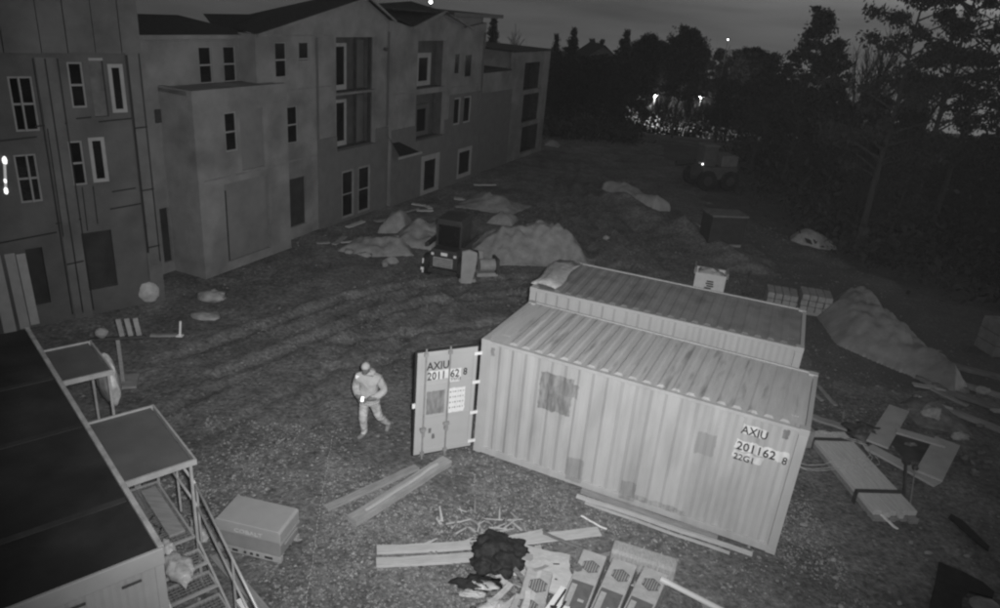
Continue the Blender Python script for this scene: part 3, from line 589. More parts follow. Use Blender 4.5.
pB = porch(5.5, 6.8, -.90, 2.30, .9, 'smaller dark canopy further back along the cabin side', False)
st = thing('steel_stairs', 'steel access stairs with mesh treads and tubular handrails beside the cabin', 'stairs', TR.location, TR.rotation_euler.z)
def mesh_tread(x0, x1, y0, y1, z, parent, name='tread'):
    fr_ = MB().box(x0, x1, y0, y0+.03, z-.04, z).box(x0, x1, y1-.03, y1, z-.04, z).box(x0, x0+.03, y0+.03, y1-.03, z-.04, z).box(x1-.03, x1, y0+.03, y1-.03, z-.04, z).build(name, STEEL, parent)
    g = MB(); n = max(2, int((x1-x0)/.055))
    for i in range(1, n): g.box(x0+(x1-x0)*i/n-.004, x0+(x1-x0)*i/n+.004, y0+.03, y1-.03, z-.025, z-.005)
    n = max(2, int((y1-y0)/.055))
    for i in range(1, n): g.box(x0+.03, x1-.03, y0+(y1-y0)*i/n-.004, y0+(y1-y0)*i/n+.004, z-.03, z-.008)
    g.build('mesh', MESHM, fr_)
mesh_tread(2.25, 3.9, -1.04, -.12, .95, st, 'landing')
for k in range(5): mesh_tread(.35+.36*k, .35+.36*k+.36, -1.04, -.12, .19+.15*k, st)
for y in (-1.08, -.10): MB().add([(.2,y,.05),(2.25,y,.9),(2.25,y,.78),(.35,y,0),(.2,y+.03,.05),(2.25,y+.03,.9),(2.25,y+.03,.78),(.35,y+.03,0)], [(0,1,2,3),(7,6,5,4),(0,4,5,1),(3,2,6,7),(0,3,7,4)]).build('stringer', STEEL, st)
for dz in (.95, .55):
    MB().path([(3.9,-1.1,.95+dz),(2.2,-1.1,.95+dz),(-.3,-1.12,-.1+dz)], .02, 8).build('handrail', STEEL, st, smooth=True)
MB().path([(2.2,-.2,1.9),(-.2,-.2,.85)], .02, 8).build('handrail', STEEL, st, smooth=True)
for x, z in ((-.2, .0), (1.0, .42), (2.2, .95), (3.05, .95)): MB().tube((x,-1.11,max(0, z-.1)), (x,-1.11,z+.93), .018, n=8).build('baluster', STEEL, st)
t = thing('plastic_sack', 'pale crumpled plastic sack dumped on the cabin steps', 'sack', (TR.location.x, TR.location.y, 0), TR.rotation_euler.z)
blob('sack_body', FILM, (1.75, -.62, .95), (.34, .17, .13), t, 3, .4, 26, 14); blob('sack_neck', FILM, (2.15, -.62, 1.0), (.16, .09, .08), t, 4, .5)
t = thing('hose', 'dark air hose hanging over the landing rail of the cabin steps', 'hose', TR.location, TR.rotation_euler.z)
MB().path([(2.3+.1*i, -.5+.09*math.sin(i*1.3)-.03*i, .97+.02*math.cos(i)) for i in range(12)], .014, 6).build('hose_line', DSTEEL, t, smooth=True)
tag(MB(Matrix.Translation(TR.location) @ Matrix.Rotation(TR.rotation_euler.z, 4, 'Z')).box(.55, .85, -1.14, -1.06, .72, .80).box(.58, .82, -1.145, -1.14, .73, .79).build('reflective_marker', WHITE, bevel=.01), 'small bright white marker plate on the stair handrail', 'marker')
# platform and things under the rear canopy
t = thing('plywood_landing', 'plywood landing under the small rear canopy of the cabin', 'landing', TR.location, TR.rotation_euler.z)
for k in range(4): MB().box(4.35+.29*k, 4.35+.29*k+.27, -.95, -.14, .72, .76).build('plank', WOODG, t)
for x in (4.4, 5.4): MB().box(x, x+.08, -.9, -.8, 0, .72).build('leg', WOODG, t); MB().box(x, x+.08, -.3, -.2, 0, .72).build('leg', WOODG, t)
for k, (a, b) in enumerate(((4.62, -.85), (4.62, -.45))): tag(MB(Matrix.Translation(TR.location) @ Matrix.Rotation(TR.rotation_euler.z, 4, 'Z')).prism([(a,b),(a+.42,b+.02),(a+.40,b+.36),(a+.03,b+.34)], .763+.006*k, .775+.006*k).build('paper_sheet', WHITE), ('pale sheet nearer the rail on the plywood landing', 'pale sheet against the cabin on the plywood landing')[k], 'sheet')
tag(blob('rolled_tarp', FILM, (6.4, -1.05, 1.7), (.55, .16, .5), None, 9, .3, mm=Matrix.Translation(TR.location) @ Matrix.Rotation(TR.rotation_euler.z, 4, 'Z')), 'pale crumpled sheeting bunched at the outer end of the small rear canopy', 'sheeting')

# ------------------------------------------------------------------ tool chest
t = thing('tool_chest', 'grey steel job-site tool chest with sloped lid and lettering, on skids', 'tool chest', (-3.66, 9.52, .012), R(-11))
BOXP = mat('tool_chest_paint', .32, .06, 3, .5, .05, 15)
MB().box(-.56, .56, -.30, .30, .11, .40).build('chest_body', mat('chest_lower_paint', .24, .1, 3, .5), t, bevel=.015)
MB().prism_y([(-.58,.405),(.58,.405),(.58,.60),(.545,.635),(-.545,.635),(-.58,.60)], -.325, .31).build('lid', BOXP, t, bevel=.012)
sk = MB().box(-.57, .57, -.31, -.24, 0, .105).box(-.57, .57, .24, .31, 0, .105).build('skid', mat('chest_skid', .34), t)
for k, (x0, x1) in enumerate(((-.46, -.36), (-.30, -.20), (-.09, -.05), (.02, .07), (.13, .18), (.28, .42))): MB().box(x0, x1, -.316, -.30, .035, .08).build('slot', DARKIN, t)
text('lettering', 'COBALT', .105, Matrix.Translation((-.24, -.327, .45)) @ side_m, mat('faded_lettering', .5, .2, 12), t, 1.25, .001)
MB().box(.582, .60, -.2, .2, .30, .34).build('side_handle', STEEL, t, bevel=.005); MB().box(.56, .585, -.31, .30, .36, .40).build('edge_band', STEEL, t)

# ------------------------------------------------------------------ person
t = thing('person', 'person walking towards the camera in light jacket, trousers and knit cap, looking at hands', 'person', (-2.50, 12.86, .01), R(-6)); t.scale = (1.05, 1.05, 1.05); PERSON = t
def skinned(name, verts, edges, radii, root=0, sub=2):
    me = bpy.data.meshes.new(name); me.from_pydata(verts, edges, []); o = bpy.data.objects.new('tmp', me); col.objects.link(o)
    o.modifiers.new('s', 'SKIN').use_smooth_shade = True
    for i, r in enumerate(radii):
        sv = me.skin_vertices[0].data[i]; sv.radius = r if isinstance(r, tuple) else (r, r); sv.use_root = (i == root)
    m = o.modifiers.new('u', 'SUBSURF'); m.levels = sub; m.render_levels = sub
    bpy.context.view_layer.update(); ev = o.evaluated_get(bpy.context.evaluated_depsgraph_get()); out = bpy.data.meshes.new_from_object(ev); bpy.data.objects.remove(o); out.name = name; return out
V = [(0,0,.93),(0,-.015,1.10),(.005,-.04,1.30),(0,-.05,1.43),(-.02,-.075,1.50),(-.035,-.11,1.58),            # 0-5 spine, neck, skull base
     (-.09,0,.86),(-.10,-.06,.50),(-.10,.02,.28),(-.095,.05,.10),                                             # 6-9 leading leg
     (.10,.02,.86),(.18,.06,.53),(.25,.22,.34),(.30,.36,.19),                                                 # 10-13 trailing leg
     (-.19,-.03,1.41),(-.27,.02,1.15),(-.17,-.17,1.06),(-.09,-.25,1.05),                                      # 14-17 right arm
     (.19,-.03,1.41),(.32,.0,1.16),(.18,-.16,1.07),(.03,-.25,1.05),                                           # 18-21 left arm
     (-.14,-.04,.055),(-.19,-.12,.05),(.30,.30,.09),(.285,.24,.06)]                                           # 22-25 feet
Ed = [(0,1),(1,2),(2,3),(3,4),(4,5),(0,6),(6,7),(7,8),(8,9),(0,10),(10,11),(11,12),(12,13),(3,14),(14,15),(15,16),(16,17),(3,18),(18,19),(19,20),(20,21),(9,22),(22,23),(13,24),(24,25)]
Rd = [(.185,.15),(.20,.16),(.205,.165),(.165,.125),.075,.06, .115,.09,.08,.066, .115,.09,.078,.066, .10,.092,.075,.045, .10,.092,.075,.045, .052,.042,.052,.042]
body = skinned('body', V, Ed, Rd)
for m in (JACKET, PANTS, SKIN, BOOT): body.materials.append(m)
for p in body.polygons:
    x, y, z = p.center
    p.material_index = 0
    if z < .90: p.material_index = 1
    if z < .115 or (x > .24 and z < .2): p.material_index = 3
    if z > 1.49 and abs(x) < .1: p.material_index = 2
    if y < -.205 and 1.0 < z < 1.11: p.material_index = 2
bm = bmesh.new(); bm.from_mesh(body)
def add_mb(bm, mb, mi):
    base = len(bm.verts); vs = [bm.verts.new(p) for p in mb.v]
    for f in mb.f:
        try: q = bm.faces.new([vs[i] for i in f]); q.material_index = mi; q.smooth = True
        except ValueError: pass
hd = MB(); hd.sphere((-.04, -.115, 1.635), (.076, .094, .115), 16, 12); hd.sphere((-.05, -.208, 1.62), (.012, .018, .024), 6, 5)          # head and nose
for sx in (-1, 1): hd.sphere((-.04+sx*.078, -.10, 1.63), (.014, .024, .032), 6, 5)                                                    # ears
hd.sphere((-.045, -.18, 1.565), (.04, .03, .03), 8, 6)                                                                              # chin
add_mb(bm, hd, 2)
hn = MB()
for sx, hx in ((-1, -.085), (1, .025)):
    hn.sphere((hx, -.27, 1.05), (.042, .05, .024), 8, 6)
    for k in range(4): a = Vector((hx+(-.03+.02*k), -.305, 1.055)); b = a+Vector((-sx*.018, -.035, -.004)); hn.tube(a, b, .0095, .009, 6); hn.tube(b, b+Vector((-sx*.02, -.004-.003*k, -.028)), .009, .007, 6)
    a = Vector((hx-sx*.035, -.26, 1.062)); hn.tube(a, a+Vector((-sx*.03, -.03, .012)), .011, .009, 6)
add_mb(bm, hn, 2)
bm.to_mesh(body); bm.free()
obj('body', body, t)
fc = MB()
for sx in (-1, 1): fc.sphere((-.045+sx*.03, -.201, 1.645), (.011, .006, .007), 6, 5)
fc.box(-.067, -.023, -.206, -.198, 1.588, 1.594); fc.build('eyes_and_mouth', INK, t)
cp = MB(); cp.sphere((-.04, -.105, 1.675), (.086, .102, .092), 16, 10); cp.v = [(x, y, max(z, 1.655+.12*(y+.105))) for x, y, z in cp.v]; cp.build('knit_cap', BEANIE, t, smooth=True)
hm = MB()
for k in range(24):
    a = 2*math.pi*k/24; b = 2*math.pi*(k+1)/24
    hm.tube((0+.19*math.cos(a), -.005+.155*math.sin(a), .89), (0+.19*math.cos(b), -.005+.155*math.sin(b), .89), .03, n=6)
hm.build('jacket_hem', JACKET, t, smooth=True)
hd_ = blob('hood', JACKET, (-.01, .0, 1.51), (.14, .12, .075), t, 2, .15)
MB().box(-.235, -.16, -.135, -.10, 1.40, 1.47).build('shoulder_patch', REFLECT, t, bevel=.01)
for z in (.47, .24): MB().tube((-.10, -.045 if z > .4 else .03, z), (-.10, -.042 if z > .4 else .03, z+.03), .082 if z > .4 else .072, n=12).build('trouser_band', mat('pale_band', .45), t)
tg = thing('phone', 'small bright lit phone held in the walking person\'s hands', 'phone', (-2.50, 12.86, .01), R(-6)); tg.scale = PERSON.scale
MB(Matrix.Translation((-.03, -.315, 1.085)) @ Matrix.Rotation(R(-35), 4, 'X')).box(-.032, .032, -.01, .0, -.055, .055).build('case', DSTEEL, tg, bevel=.004)
MB(Matrix.Translation((-.03, -.315, 1.085)) @ Matrix.Rotation(R(-35), 4, 'X')).box(-.028, .028, -.013, -.0102, -.048, .048).build('screen', mat('phone_screen', .9, 0, 5, .3, emit=1.2), tg)

# ------------------------------------------------------------------ boards on the ground
def plank(label, a, b, w, h, m, z=None, name='board', group=None, lift=0):
    a = Vector((*a, 0)); b = Vector((*b, 0)); d = b-a; mid = (a+b)/2
    L = d.length; ang = math.atan2(d.y, d.x); zz = max(gz(a.x, a.y), gz(b.x, b.y), gz(mid.x, mid.y)) if z is None else z
    mb = MB(); n = 9
    for i in range(n):                            # slight bow and ragged ends
        x = -L/2+L*i/(n-1); dz = .006*math.sin(i*1.7+L); dy = .006*math.sin(i*.9+w*9)
        mb.v += [(x, -w/2+dy, dz), (x, w/2+dy, dz), (x, w/2+dy, h+dz), (x, -w/2+dy, h+dz)]
    mb.f = [(4*i+j, 4*i+(j+1) % 4, 4*i+4+(j+1) % 4, 4*i+4+j) for i in range(n-1) for j in range(4)] + [(3,2,1,0), tuple(4*(n-1)+j for j in range(4))]; mb.mi = [0]*len(mb.f)
    o = mb.build(name, m, bevel=.004); o.location = (mid.x, mid.y, zz+lift); o.rotation_euler = (0, 0, ang)
    return tag(o, label, 'board', group)
plank('upper of the two parallel pale planks on the gravel beside the black bag', (-1.70, 9.60), (.02, 9.95), .19, .045, WOODL)
plank('lower of the two parallel pale planks on the gravel beside the black bag', (-1.65, 9.30), (.02, 9.65), .20, .045, WOODL)
plank('grey timber lying diagonally in front of the open container door', (-2.25, 10.2), (-.78, 12.25), .24, .13, mat('diagonal_timber', .33, .2, 3, .85, .3, 30, stretch=(1, 8, 8)))
plank('narrower faded board behind the diagonal timber near the container door', (-2.80, 10.52), (-1.35, 12.0), .17, .05, mat('old_board', .30, .25, 3, .9, .3, 30, stretch=(1, 8, 8)))
plank('light strip lying on top of the diagonal timber', (-2.05, 10.42), (-.95, 12.0), .05, .03, WOODL, lift=.13)
plank('long pale batten against the front foot of the lettered container', (1.80, 11.52), (4.85, 10.30), .07, .06, WOODL)
plank('second thin batten lying beside the long batten at the container foot', (1.95, 11.36), (4.45, 10.30), .05, .04, WOOD)
plank('grey wide plank between the long batten and the container side', (1.90, 11.68), (4.3, 10.62), .09, .09, WOODG)
plank('bowed pale board lying across the debris behind the torn foam sheets', (.52, 9.92), (2.12, 10.38), .22, .03, WOODL, z=.16)
plank('short pale board beside the black bag reaching towards the container', (.10, 9.84), (1.12, 10.25), .18, .03, WOODL, z=.12)
plank('thin white lath lying on the gravel behind the debris', (1.85, 10.98), (2.30, 10.66), .03, .02, WHITE)
plank('slim dark-edged batten lying over the foam sheets', (1.10, 10.14), (1.72, 9.86), .05, .03, OLDWOOD, z=.22)
for k in range(44):
    x = random.uniform(-.9, .85); y = 10.55+random.gauss(0, .25); a = random.random()*3.1; L = random.choice((.08, .12, .18, .3, .42))
    mb = MB(Matrix.Translation((x, y, gz(x, y)+random.uniform(.005, .05))) @ Matrix.Rotation(a, 4, 'Z') @ Matrix.Rotation(random.uniform(-.25, .25), 4, 'Y')); w = random.uniform(.008, .026)
    mb.add([(-L/2,-w,0),(L/2,-w*.4,0),(L/2*.9,w*.6,0),(-L/2*.95,w,0),(-L/2,-w,.015),(L/2,-w*.4,.015),(L/2*.9,w*.6,.015),(-L/2*.95,w,.015)], [(3,2,1,0),(4,5,6,7),(0,1,5,4),(1,2,6,5),(2,3,7,6),(3,0,4,7)])
    tag(mb.build('wood_scrap', random.choice((WOODL, WOODG, WOOD))), 'small splinter of pale wood among the scraps on the gravel', 'wood scrap', 'wood scraps near the planks')
cord = MB(); cp_ = [(-3.25,12.9),(-3.16,12.2),(-3.06,11.6),(-3.0,11.1),(-2.90,10.5),(-2.82,10.0),(-2.72,9.5),(-2.65,9.0),(-2.55,8.4),(-2.5,7.9)]
cq = []
for (ax, ay), (bx, by) in zip(cp_, cp_[1:]):
    for k in range(6): u = k/6; x = ax+(bx-ax)*u+.012*math.sin(ay*9+u*6); y = ay+(by-ay)*u; cq.append((x, y, gz(x, y)+.02))
cord.path(cq, .008, 5)
tag(cord.build('extension_cord', mat('pale_cord', .34), smooth=True), 'thin pale cord running over the dirt past the tool chest', 'cord')

# ------------------------------------------------------------------ cartons, bag and sheets in the near debris
def hexagon(x, y, r, z, mbm, parent, hatch=True):
    m = MB(); m.prism([(x+r*math.cos(R(60*k+30)), y+r*.95*math.sin(R(60*k+30))) for k in range(6)], z, z+.002); h = m.build('printed_hexagon', CARTOND, parent)
    g = MB()
    for i in range(-3, 4):
        c = i*r*.26; half = math.sqrt(max(0, (r*.86)**2-c*c))*.86
        g.box(x+c-.006, x+c+.006, y-half, y+half, z+.002, z+.0032, None)
    g.build('hatch_line', CARTON, h); return h
def carton(label, loc, rz, w, l, h, tilt=0, hexs=((0, .33, .12),), name='carton', band=True):
    t = thing(name, label, 'carton', loc, rz, 'printed cartons in the near debris'); t.rotation_euler = (tilt, 0, rz)
    MB().box(-w/2, w/2, -l/2, l/2, 0, h).build('box', CARTON, t, bevel=.02)
    MB().box(-.03, .03, -l/2+.02, l/2-.02, h, h+.0015).build('packing_tape', mat('packing_tape', .5, .05, 5, .3), t) if not band else None
    for x, y, r in hexs: hexagon(x, y*l, r, h+.0005, None, t)
    if band:
        MB().box(-w/2+.03, w/2-.03, -l/2+.02, -.04*l, h, h+.0016).build('dark_print', CARTOND, t)
        MB().box(-w/2+.05, -w/2+.14, -l/2+.05, -.10*l, h+.0016, h+.003).build('pale_stripe', CARTON, t)
        MB().box(.02, w/2-.09, -.34*l, -.30*l, h+.0016, h+.003).build('print_line', CARTON, t)
    return t
CR = R(-20)
for k, lab in enumerate(('printed carton nearest the foam sheets in the row of three', 'middle printed carton in the row of three', 'printed carton at the container end of the row of three, beside the bright pipe')):
    carton(lab, (1.72+.445*k, 8.98-.165*k, .03*k), CR-R(3*k), .41, 1.35, .36, R(2), ((.02, .24, .155),))
carton('crushed carton with one hexagon print, next to the black bag', (.95, 8.78, .05), R(-12), .42, .75, .28, R(4), ((.03, .05, .16),), band=False)
carton('half-hidden carton with hexagon print at the bottom edge of the picture', (.78, 8.22, .02), R(-16), .5, .7, .3, R(-2), ((0, .22, .17),), band=False)
t = thing('long_carton', 'long wrapped white package lying behind the row of three cartons', 'package', (2.80, 9.72, .02), R(-19))
MB().box(-.55, .55, -.16, .16, 0, .32).build('wrapping', mat('package_film', .40, .25, 9, .4, .6, 12, stretch=(6, 1, 1)), t, bevel=.05)
for x in (-.3, -.05, .25): MB().box(x, x+.02, -.165, .165, .0, .325).build('strap', FILM, t)
t = thing('vent_box', 'white slotted box with black stripes between the cartons', 'box', (1.32, 8.45, .04), R(-28))
MB().box(-.16, .16, -.35, .35, 0, .30).build('box_body', WHITE, t, bevel=.01)
for x in (-.07, .03): MB().box(x, x+.035, -.32, .32, .30, .304).build('stripe', INK, t)
MB().box(.16, .166, -.3, .3, .05, .25).build('dark_side', INK, t)
for k in range(70):
    x = random.gauss(1.1, .8); y = random.uniform(8.0, 10.1)
    if not (-.3 < x < 3.4): continue
    m_ = random.choice((FILM, WOODL, WOODG, CARTON, OLDWOOD, BLACKP)); L_ = random.uniform(.05, .22); w_ = random.uniform(.02, .09); z_ = random.choice((.03, .05, .1, .3, .38)) if x > .6 and y < 9.6 else .02
    mb = MB(Matrix.Translation((x, y, gz(x, y)+z_)) @ Matrix.Rotation(random.random()*3.1, 4, 'Z') @ Matrix.Rotation(random.uniform(-.4, .4), 4, 'Y') @ Matrix.Rotation(random.uniform(-.4, .4), 4, 'X'))
    mb.prism([(-L_, -w_), (-.2*L_, -w_*1.3), (L_, -w_*.6), (L_*.8, w_), (.1*L_, w_*.7), (-L_*.9, w_)], 0, .012)
    tag(mb.build('litter_scrap', m_), 'torn scrap of packing litter strewn among the cartons', 'litter', 'litter among the cartons')
# torn foam boards: a pile of sheets
for k, (x, y, a, w, l, z, lab) in enumerate(((1.10, 9.55, -12, .85, .75, .03, 'bottom torn foam sheet of the pile beside the black bag'), (1.18, 9.28, 6, .75, .55, .12, 'middle torn foam sheet of the pile beside the black bag'), (1.28, 9.02, -20, .66, .5, .21, 'top torn foam sheet of the pile beside the black bag'))):
    mb = MB(Matrix.Translation((x, y, z)) @ Matrix.Rotation(R(a), 4, 'Z') @ Matrix.Rotation(R(3*k-2), 4, 'X'))
    pts = []
    for i in range(20):
        u = i/20*4; sgn = [(-1+2*(u % 1), -1), (1, -1+2*(u % 1)), (1-2*(u % 1), 1), (-1, 1-2*(u % 1))][int(u)]
        pts.append((sgn[0]*w/2*(1+random.uniform(-.06, .03)), sgn[1]*l/2*(1+random.uniform(-.09, .04))))
    mb.prism(pts, 0, .06); o = mb.build('foam_sheet', mat('torn_foam', .50, .12, 5, .9, .3, 15), bevel=.006); tag(o, lab, 'foam sheet')
    m2 = MB(mb.m)
    for q in range(1): x0 = random.uniform(-w*.35, w*.2); y0 = random.uniform(-l*.35, l*.35); m2.box(x0, x0+random.uniform(.04, .12), y0, y0+.025, .0605, .0625)
    o2 = m2.build('gouge', DARKIN, o)
tag(blob('debris_bag', BLACKP, (.38, 9.62, .12), (.46, .44, .24), None, 5, .42, 64, 36, 2.3), 'crumpled black plastic bag lying between planks and cartons', 'bag')
tag(blob('plastic_sheet', BLACKP, (.05, 9.05, .03), (.34, .16, .06), None, 12, .7, 24, 10), 'flat black plastic scrap below the black bag', 'plastic scrap')
for k, (x, y, rx, ry, rz_, lab) in enumerate(((.15, 8.98, .2, .1, .05, 'crumpled white paper scrap at the foot of the black bag'), (-.02, 8.78, .22, .07, .05, 'flattened white wrapper left of the cartons'), (.42, 8.55, .28, .16, .10, 'crumpled pale plastic film in front of the black bag'), (.18, 8.25, .36, .2, .09, 'large crumpled pale film at the bottom edge near the cartons'))):
    tag(blob('paper_scrap', FILM, (x, y, .05), (rx, ry, rz_), None, 20+k, .7, 22, 10), lab, 'scrap')
for k, (x, y, a, L, lab) in enumerate(((.42, 8.72, 55, .55, 'narrow pale slat leaning on the crumpled film, upper one'), (.50, 8.45, 50, .6, 'narrow pale slat leaning on the crumpled film, lower one'))):
    d = Vector((math.cos(R(a)), math.sin(R(a)))); plank(lab, (x-d.x*L/2, y-d.y*L/2), (x+d.x*L/2, y+d.y*L/2), .10, .02, WOODL, z=.16+.02*k)
t = thing('plastic_pipe', 'bright glossy white pipe lying beside the row of cartons', 'pipe', (0, 0, 0))
pa, pb = Vector((2.93, 8.98, .50)), Vector((3.95, 8.58, .30))
MB().tube(pa, pb, .045, n=16).build('pipe_wall', PIPE, t, smooth=False); MB().tube(pa-(pb-pa)*.02, pa+(pb-pa)*.10, .053, n=16).build('socket', PIPE, t); MB().box(3.55, 3.75, 8.5, 8.8, 0, .30).build('support_block', WOODG, t)

# ------------------------------------------------------------------ compact loader
t = thing('compact_loader', 'dark compact loader with cab, seen from behind, parked by the spoil heap', 'loader', (-1.85, 23.2, gz(-1.85, 23.2)), R(-14))
def wheel(parent, x, y, r, w, name='wheel'):
    q = MB().tube((x-w/2, y, r), (x+w/2, y, r), r, n=20).build(name, RUBBER, parent, bevel=.03); MB().tube((x-w/2-.012, y, r), (x+w/2+.012, y, r), r*.52, n=16).build('rim', MACHL, q); return q
MB().prism_y([(-.5,.35),(.5,.35),(.5,.82),(.42,1.0),(-.42,1.0),(-.5,.82)], -.62, .2).build('engine_cover', MACHP, t, bevel=.03)
gr = MB().box(-.34, .34, -.66, -.62, .42, .74).build('grille', MACHL, t)
for k in range(5): MB().box(-.32, .32, -.672, -.66, .46+.055*k, .475+.055*k).build('grille_bar', MACHP, gr)
for x in (-.42, .36): MB().box(x, x+.09, -.65, -.62, .80, .88).build('tail_light', mat('lamp_lens', .7, .1, 5, .2), t)
MB().box(-.08, .14, -.655, -.62, .82, .92).build('number_plate', WHITE, t)
MB().box(-.50, .50, -.70, -.60, .18, .34).build('rear_bumper', MACHP, t, bevel=.02)
MB().box(-.42, .42, .2, 1.2, .35, .9).build('chassis', MACHP, t, bevel=.02)
cab = MB().prism_y([(-.48,1.72),(.48,1.72),(.40,1.92),(-.40,1.92)], -.20, .98).build('cab_roof', MACHP, t, bevel=.03)
for x in (-.44, .38):
    for y in (-.16, .88): MB().box(x, x+.06, y, y+.06, .9, 1.74).build('cab_post', MACHP, t)
MB().box(-.38, .38, -.13, -.11, 1.0, 1.7).build('rear_window', GLASS, t); MB().box(.405, .415, -.1, .88, 1.0, 1.7).build('side_window', mat('side_mesh', .05, .4, 20, .6), t); MB().box(-.415, -.405, -.1, .88, 1.0, 1.7).build('side_window', GLASS, t)
for x in (-.62, .62):
    for y in (-.32, .72): wheel(t, x, y, .36, .24)
    MB().prism_y([(x-.06,1.02),(x+.06,1.02),(x+.06,1.16),(x-.06,1.16)], -.55, 1.1).build('lift_arm', MACHP, t, bevel=.02)
MB().prism_y([(-.8,.05),(.8,.05),(.8,.5),(-.8,.5)], 1.35, 1.42).box(-.8, .8, 1.42, 1.95, .03, .08).build('bucket', MACHL, t)
MB().tube((-.70, -.64, .12), (-.70, -.64, .62), .03, n=8).build('marker_rod', WHITE, t); MB().box(-.75, -.65, -.70, -.66, .22, .32).build('reflector', WHITE, t)
# pale sheet goods standing beside it
t = thing('leaning_sheet', 'pale sheet of board leaning upright against the right side of the loader', 'board', (-1.12, 22.45, gz(-1.1, 22.4)), R(10))
MB(Matrix.Rotation(R(8), 4, 'X')).prism_y([(-.26,.0),(.10,-.02),(.20,.5),(.22,1.12),(-.05,1.22),(-.28,1.15)], -.05, .05).build('sheet', mat('pale_board', .34, .15, 3, .8, .2, 8), t, bevel=.01); MB().box(-.3, .25, .05, .4, 0, .12).build('footing', WOODG, t)
t = thing('drum', 'small grey drum with dark flange behind the pale sheet by the loader', 'drum', (-.55, 23.3, gz(-.55, 23.3)), R(20))
MB().tube((-.3, 0, .35), (.25, 0, .35), .22, n=14).build('drum', mat('grey_drum', .3, .2, 5, .7), t); MB().box(.26, .34, -.28, .28, .1, .62).build('flange', DSTEEL, t); MB().box(-.4, .34, -.2, .2, 0, .12).build('base', STEEL, t)

# ------------------------------------------------------------------ spoil heaps and covered stacks
def mound(name, label, cat, pts, h, m, seed, rough=.22, res=34, kind=None, sharp=1.2, folds=0.0):
    """heap inside a footprint polygon; height rises from its rim"""
    xs = [p[0] for p in pts]; ys = [p[1] for p in pts]; x0, x1, y0, y1 = min(xs)-.2, max(xs)+.2, min(ys)-.2, max(ys)+.2
    def inside(x, y):
        c = False; j = len(pts)-1
        for i in range(len(pts)):
            if (pts[i][1] > y) != (pts[j][1] > y) and x < (pts[j][0]-pts[i][0])*(y-pts[i][1])/(pts[j][1]-pts[i][1])+pts[i][0]: c = not c
            j = i
        return c
    def dist(x, y):
        b = 9
        for i in range(len(pts)):
            ax, ay = pts[i-1]; bx, by = pts[i]; tt = max(0, min(1, ((x-ax)*(bx-ax)+(y-ay)*(by-ay))/((bx-ax)**2+(by-ay)**2+1e-9))); b = min(b, math.hypot(x-ax-tt*(bx-ax), y-ay-tt*(by-ay)))
        return b
    mb = MB(); n = res; g = {}
    for j in range(n+1):
        for i in range(n+1):
            x = x0+(x1-x0)*i/n; y = y0+(y1-y0)*j/n
            x += .15*fr(seed+3, x, y, .9); y += .15*fr(seed+4, x, y, .9)
            d = dist(x, y)*(1 if inside(x, y) else -1)
            k = sst(0, 1, max(0, d)/(.34*min(x1-x0, y1-y0)))**(1/sharp)
            hh = h*(k*(.80+.34*fr(seed, x, y, .55)) + rough*k*fr(seed+1, x, y, 1.4) ) + folds*k*(abs(noise.noise(Vector((x*1.5+y*.6, y*.8, seed))))+.5*abs(noise.noise(Vector((x*3.1-y*1.2, y*2.6, seed+4)))))
            if d <= 0: hh = -.25
            g[i, j] = len(mb.v); mb.v.append((x, y, gz(x, y)+hh))
    mb.f = [(g[i, j], g[i+1, j], g[i+1, j+1], g[i, j+1]) for i in range(n) for j in range(n)]; mb.mi = [0]*len(mb.f)
    return tag(mb.build(name, m, smooth=True), label, cat, kind=kind)
mound('spoil_heap', 'large pale heap of earth to the right of the loader', 'earth heap', [(-1.5,25.0),(-.1,24.4),(1.3,24.7),(3.3,25.0),(3.5,26.2),(2.2,28.2),(.2,28.6),(-1.5,27.0)], 1.25, SAND, 11, .10, 84, None, 1.3, .30)
mound('spoil_heap', 'low pale earth heap behind the loader towards the building', 'earth heap', [(-4.2,25.6),(-2.6,25.3),(-1.8,26.6),(-2.4,28.0),(-4.3,27.6)], .5, SAND, 14, .25, 40, None, 2.2, .3)
mound('spoil_heap', 'broad low heap of rubble at the foot of the building wall', 'rubble heap', [(-6.0,24.4),(-4.6,24.2),(-3.2,24.6),(-3.6,26.0),(-5.6,26.2)], .4, SAND, 17, .5, 40, None, 2.0, .15)
mound('covered_stack', 'sheet-covered stack against the ground floor windows of the building', 'covered stack', [(-5.0,26.9),(-3.9,27.2),(-3.8,28.4),(-4.9,28.2)], .75, mat('pale_sheeting', .24, .3, 2, .7, .6, 5), 19, .15, 30, None, 3.0, .15)
mound('spoil_heap', 'small bright earth heap behind the loader cab', 'earth heap', [(-.9,29.6),(.2,29.4),(.5,30.4),(-.6,30.6)], .5, SAND, 23, .3, 30, None, 2.5, .15)
mound('spoil_heap', 'low spread of dirt in front of the far wing', 'earth heap', [(-2.6,31.5),(.2,31.0),(1.2,33.2),(-1.8,34.6)], .5, SAND, 26, .4)
mound('tarp_covered_heap', 'long heap under crumpled grey tarp on the right beyond the containers', 'covered heap', [(10.2,20.0),(10.9,19.0),(11.5,18.4),(12.2,17.2),(12.9,17.6),(13.0,19.4),(13.0,21.5),(12.4,23.0),(11.2,23.4),(10.3,22.0)], 1.0, TARPD, 31, .10, 84, None, 1.8, .26)
mound('covered_stack', 'long pale sheet-covered stack lying beside the far haul road', 'covered stack', [(4.7,37.6),(6.9,33.9),(7.9,34.4),(5.9,38.4)], .85, mat('bank_sheet', .33, .2, 1.4, .7, .5, 4), 35, .06, 40, None, 5.0, .12)
mound('spoil_heap', 'pale lump of earth at the dark edge of the woods', 'earth heap', [(12.2,30.2),(13.2,29.6),(14.3,30.2),(13.9,31.2),(12.6,31.4)], .6, ROCK, 38, .1, 34, None, 3.0)
